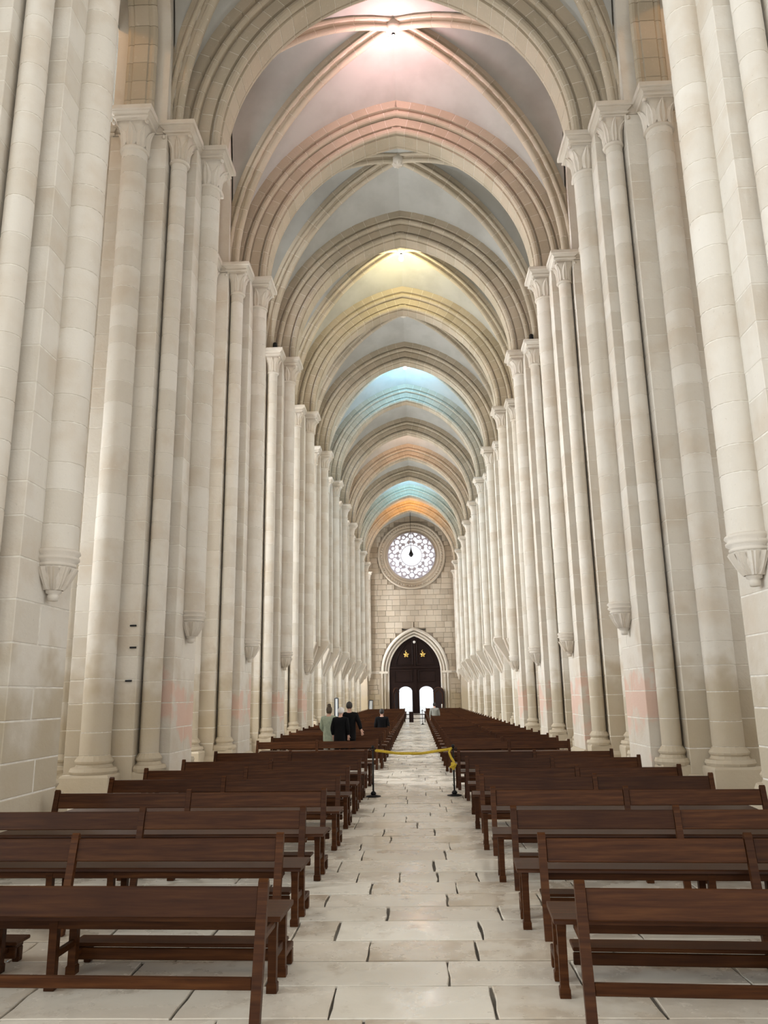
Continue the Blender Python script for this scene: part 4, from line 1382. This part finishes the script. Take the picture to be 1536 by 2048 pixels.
def person(loc, rz, hgt, coat, legs, hair, label, pose='stand', lean=0.0, arms=None, longhair=False):
    k = hgt / 1.75
    P = bpy.data.objects.new('person', None); COL.objects.link(P)
    P.location = loc; P.rotation_euler = (0, 0, rz); P.scale = (k, k, k)
    tag(P, label, 'person')
    sit = pose == 'sit'
    hz = 0.62 if sit else 0.93
    T = lambda z: (lean * (z - hz))            # forward lean (+y is forward)
    v = []; e = []; r = []
    def add(p, rad, link=None):
        v.append(p); r.append(rad)
        if link is not None: e.append((link, len(v) - 1))
        return len(v) - 1
    pel = add((0, T(hz), hz), (0.155, 0.115))
    wa = add((0, T(hz + .18), hz + .18), (0.135, 0.10), pel)
    ch = add((0, T(hz + .36), hz + .36), (0.155, 0.11), wa)
    sh = add((0, T(hz + .49), hz + .49), (0.12, 0.085), ch)
    nk = add((0, T(hz + .57) + .01, hz + .57), 0.056, sh)
    n2 = add((0, T(hz + .62) + .02, hz + .62), 0.056, nk)
    h1 = add((0, T(hz + .69) + .035, hz + .69), (0.072, 0.085), n2)
    h2 = add((0, T(hz + .755) + .025, hz + .755), (0.076, 0.096), h1)
    h3 = add((0, T(hz + .81) + .02, hz + .81), (0.048, 0.06), h2)
    ns = add((0, T(hz + .70) + .13, hz + .695), 0.013, h1)
    for s in (-1, 1): add((s * 0.086, T(hz + .70) + .015, hz + .705), 0.016, h1)
    A = arms or [((0.20, 0.0, hz + .47), (0.26, -0.02, hz + .20), (0.25, 0.10, hz - .04)), ((-0.20, 0.0, hz + .47), (-0.26, -0.02, hz + .20), (-0.25, 0.10, hz - .04))]
    arm_idx = []
    for a in A:
        s1 = add((a[0][0], T(hz + .47) + a[0][1], a[0][2]), 0.062, sh)
        el = add((a[1][0], T(hz + .2) + a[1][1], a[1][2]), 0.046, s1)
        wr = add((a[2][0], T(hz) + a[2][1], a[2][2]), 0.030, el)
        d = (Vector(v[wr]) - Vector(v[el])).normalized()
        side = d.cross(Vector((0, 1, 0.3))).normalized()
        pm = add(tuple(Vector(v[wr]) + d * 0.06), (0.036, 0.022), wr)
        for q in range(4):
            b0 = Vector(v[pm]) + d * 0.035 + side * (q - 1.5) * 0.021
            f1 = add(tuple(b0), 0.010, pm)
            f2 = add(tuple(b0 + d * 0.035 + Vector((0, 0.008, 0))), 0.009, f1)
            add(tuple(b0 + d * (0.058 - 0.006 * abs(q - 1.3)) + Vector((0, 0.022, 0))), 0.008, f2)
        t1 = add(tuple(Vector(v[wr]) + d * 0.03 + side * 0.045 + Vector((0, .015, 0))), 0.012, wr)
        add(tuple(Vector(v[t1]) + d * 0.035 + side * 0.012), 0.009, t1)
        arm_idx.append((s1, el, wr))
    leg_idx = []
    for s in (-1, 1):
        if sit:
            hp = add((s * 0.10, 0.06, hz - .01), 0.085, pel)
            kn = add((s * 0.11, 0.46, hz + .02), 0.062, hp)
            an = add((s * 0.11, 0.46, 0.09), 0.042, kn)
        else:
            hp = add((s * 0.10, 0.0, hz - .10), 0.088, pel)
            kn = add((s * 0.105, 0.015, 0.50), 0.058, hp)
            an = add((s * 0.105, -0.01, 0.09), 0.040, kn)
        ft = add((s * 0.115, v[an][1] + 0.15, 0.035), (0.042, 0.028), an)
        leg_idx.append((hp, kn, an, ft))
    skin_obj('body', v, e, r, 'skin', P, pel)
    # coat: follows torso and sleeves
    cv = []; ce = []; cr = []
    def cadd(p, rad, link=None):
        cv.append(p); cr.append(rad)
        if link is not None: ce.append((link, len(cv) - 1))
        return len(cv) - 1
    c0 = cadd((0, T(hz) - .01, hz - .02), (0.21, 0.165))
    hem = cadd((0, T(hz) - .01, hz - (.06 if sit else .26)), (0.215, 0.17), c0)
    c1 = cadd((0, T(hz + .2), hz + .2), (0.205, 0.155), c0)
    c2 = cadd((0, T(hz + .38), hz + .38), (0.225, 0.16), c1)
    c3 = cadd((0, T(hz + .50), hz + .50), (0.16, 0.12), c2)
    c4 = cadd((0, T(hz + .58), hz + .575), (0.085, 0.082), c3)
    for (s1, el, wr) in arm_idx:
        q1 = cadd(v[s1], 0.088, c3); q2 = cadd(v[el], 0.070, q1); cadd(tuple(Vector(v[wr]).lerp(Vector(v[el]), .08)), 0.052, q2)
    skin_obj('coat', cv, ce, cr, coat, P, c0)
    for (hp, kn, an, ft) in leg_idx:
        skin_obj('trouser_leg', [v[hp], v[kn], (v[an][0], v[an][1], 0.10)], [(0, 1), (1, 2)], [0.108, 0.080, 0.066], legs, P)
        skin_obj('shoe', [(v[an][0], v[an][1] - .03, 0.05), (v[an][0], v[an][1] + .06, 0.05), (v[ft][0], v[ft][1] + .02, 0.035)], [(0, 1), (1, 2)], [(0.045, .045), (0.05, .045), (0.045, .03)], 'leather', P)
    # hair cap
    hb = MB()
    cx, cy, cz = 0, T(hz + .755) + .02, hz + .745
    rings = []
    for a in range(7):
        ph = PI * (0.02 + 0.74 * a / 6)
        ring_ = []
        for q in range(16):
            th = 2 * PI * q / 16
            front = max(0, math.sin(th))
            zz = math.cos(ph)
            if a >= 3: zz = max(zz, 0.12) if front > 0.45 else zz
            ring_.append((cx + 0.098 * math.sin(ph) * math.cos(th), cy + 0.118 * math.sin(ph) * math.sin(th) - .008, cz + 0.122 * zz - (0.03 if longhair and front < .3 and a > 4 else 0)))
        rings.append(ring_)
    hb.loft(rings, True)
    ho = ob('hair', hb.mesh('hair', hair, True), P)
    if longhair:
        ob('hair_bun', MB().lathe([(0.0, -0.07), (0.05, -0.05), (0.065, 0), (0.05, 0.05), (0.0, 0.065)], 12).mesh('hair_bun', hair, True), P, (0.01, cy - 0.05, cz + 0.125))
    return P

hz = 0.93
person((-1.72, 22.66, 0), 0.05, 1.66, 'black_cloth', 'black_cloth', 'grey_hair', 'tall dark-haired person in a black coat standing, back turned, resting a hand on the bench', 'stand', 0.02,
       [((0.20, 0.0, hz + .47), (0.30, -0.06, hz + .22), (0.36, -0.12, hz + .02)), ((-0.20, 0.0, hz + .47), (-0.25, 0.08, hz + .2), (-0.18, 0.22, hz + .1))])
person((-2.30, 22.72, 0), -0.15, 1.55, 'green_cloth', 'grey_cloth', 'blond_hair', 'person in a pale green padded jacket with pinned-up hair, standing with back turned', 'stand', 0.0,
       [((0.20, 0.02, hz + .47), (0.27, 0.16, hz + .28), (0.14, 0.32, hz + .42)), ((-0.20, 0.0, hz + .47), (-0.27, 0.02, hz + .2), (-0.2, 0.18, hz + .05))], True)
person((-1.95, 22.25, 0), -0.2, 1.52, 'black_cloth', 'black_cloth', 'white_hair', 'white-haired person in a black coat stooping between two taller standing companions', 'stand', 0.16)
person((-1.12, LY[5] + 0.50, 0), 0.0, 1.62, 'black_cloth', 'black_cloth', 'grey_hair', 'seated person in dark clothes at the bench end, on the standing people\'s side', 'sit', 0.05)
person((1.2, RY[16] + 0.50, 0), 0.0, 1.68, 'grey_cloth', 'black_cloth', 'grey_hair', 'seated person with dark hair far along the aisle, before the bright doorway', 'sit', 0.05)
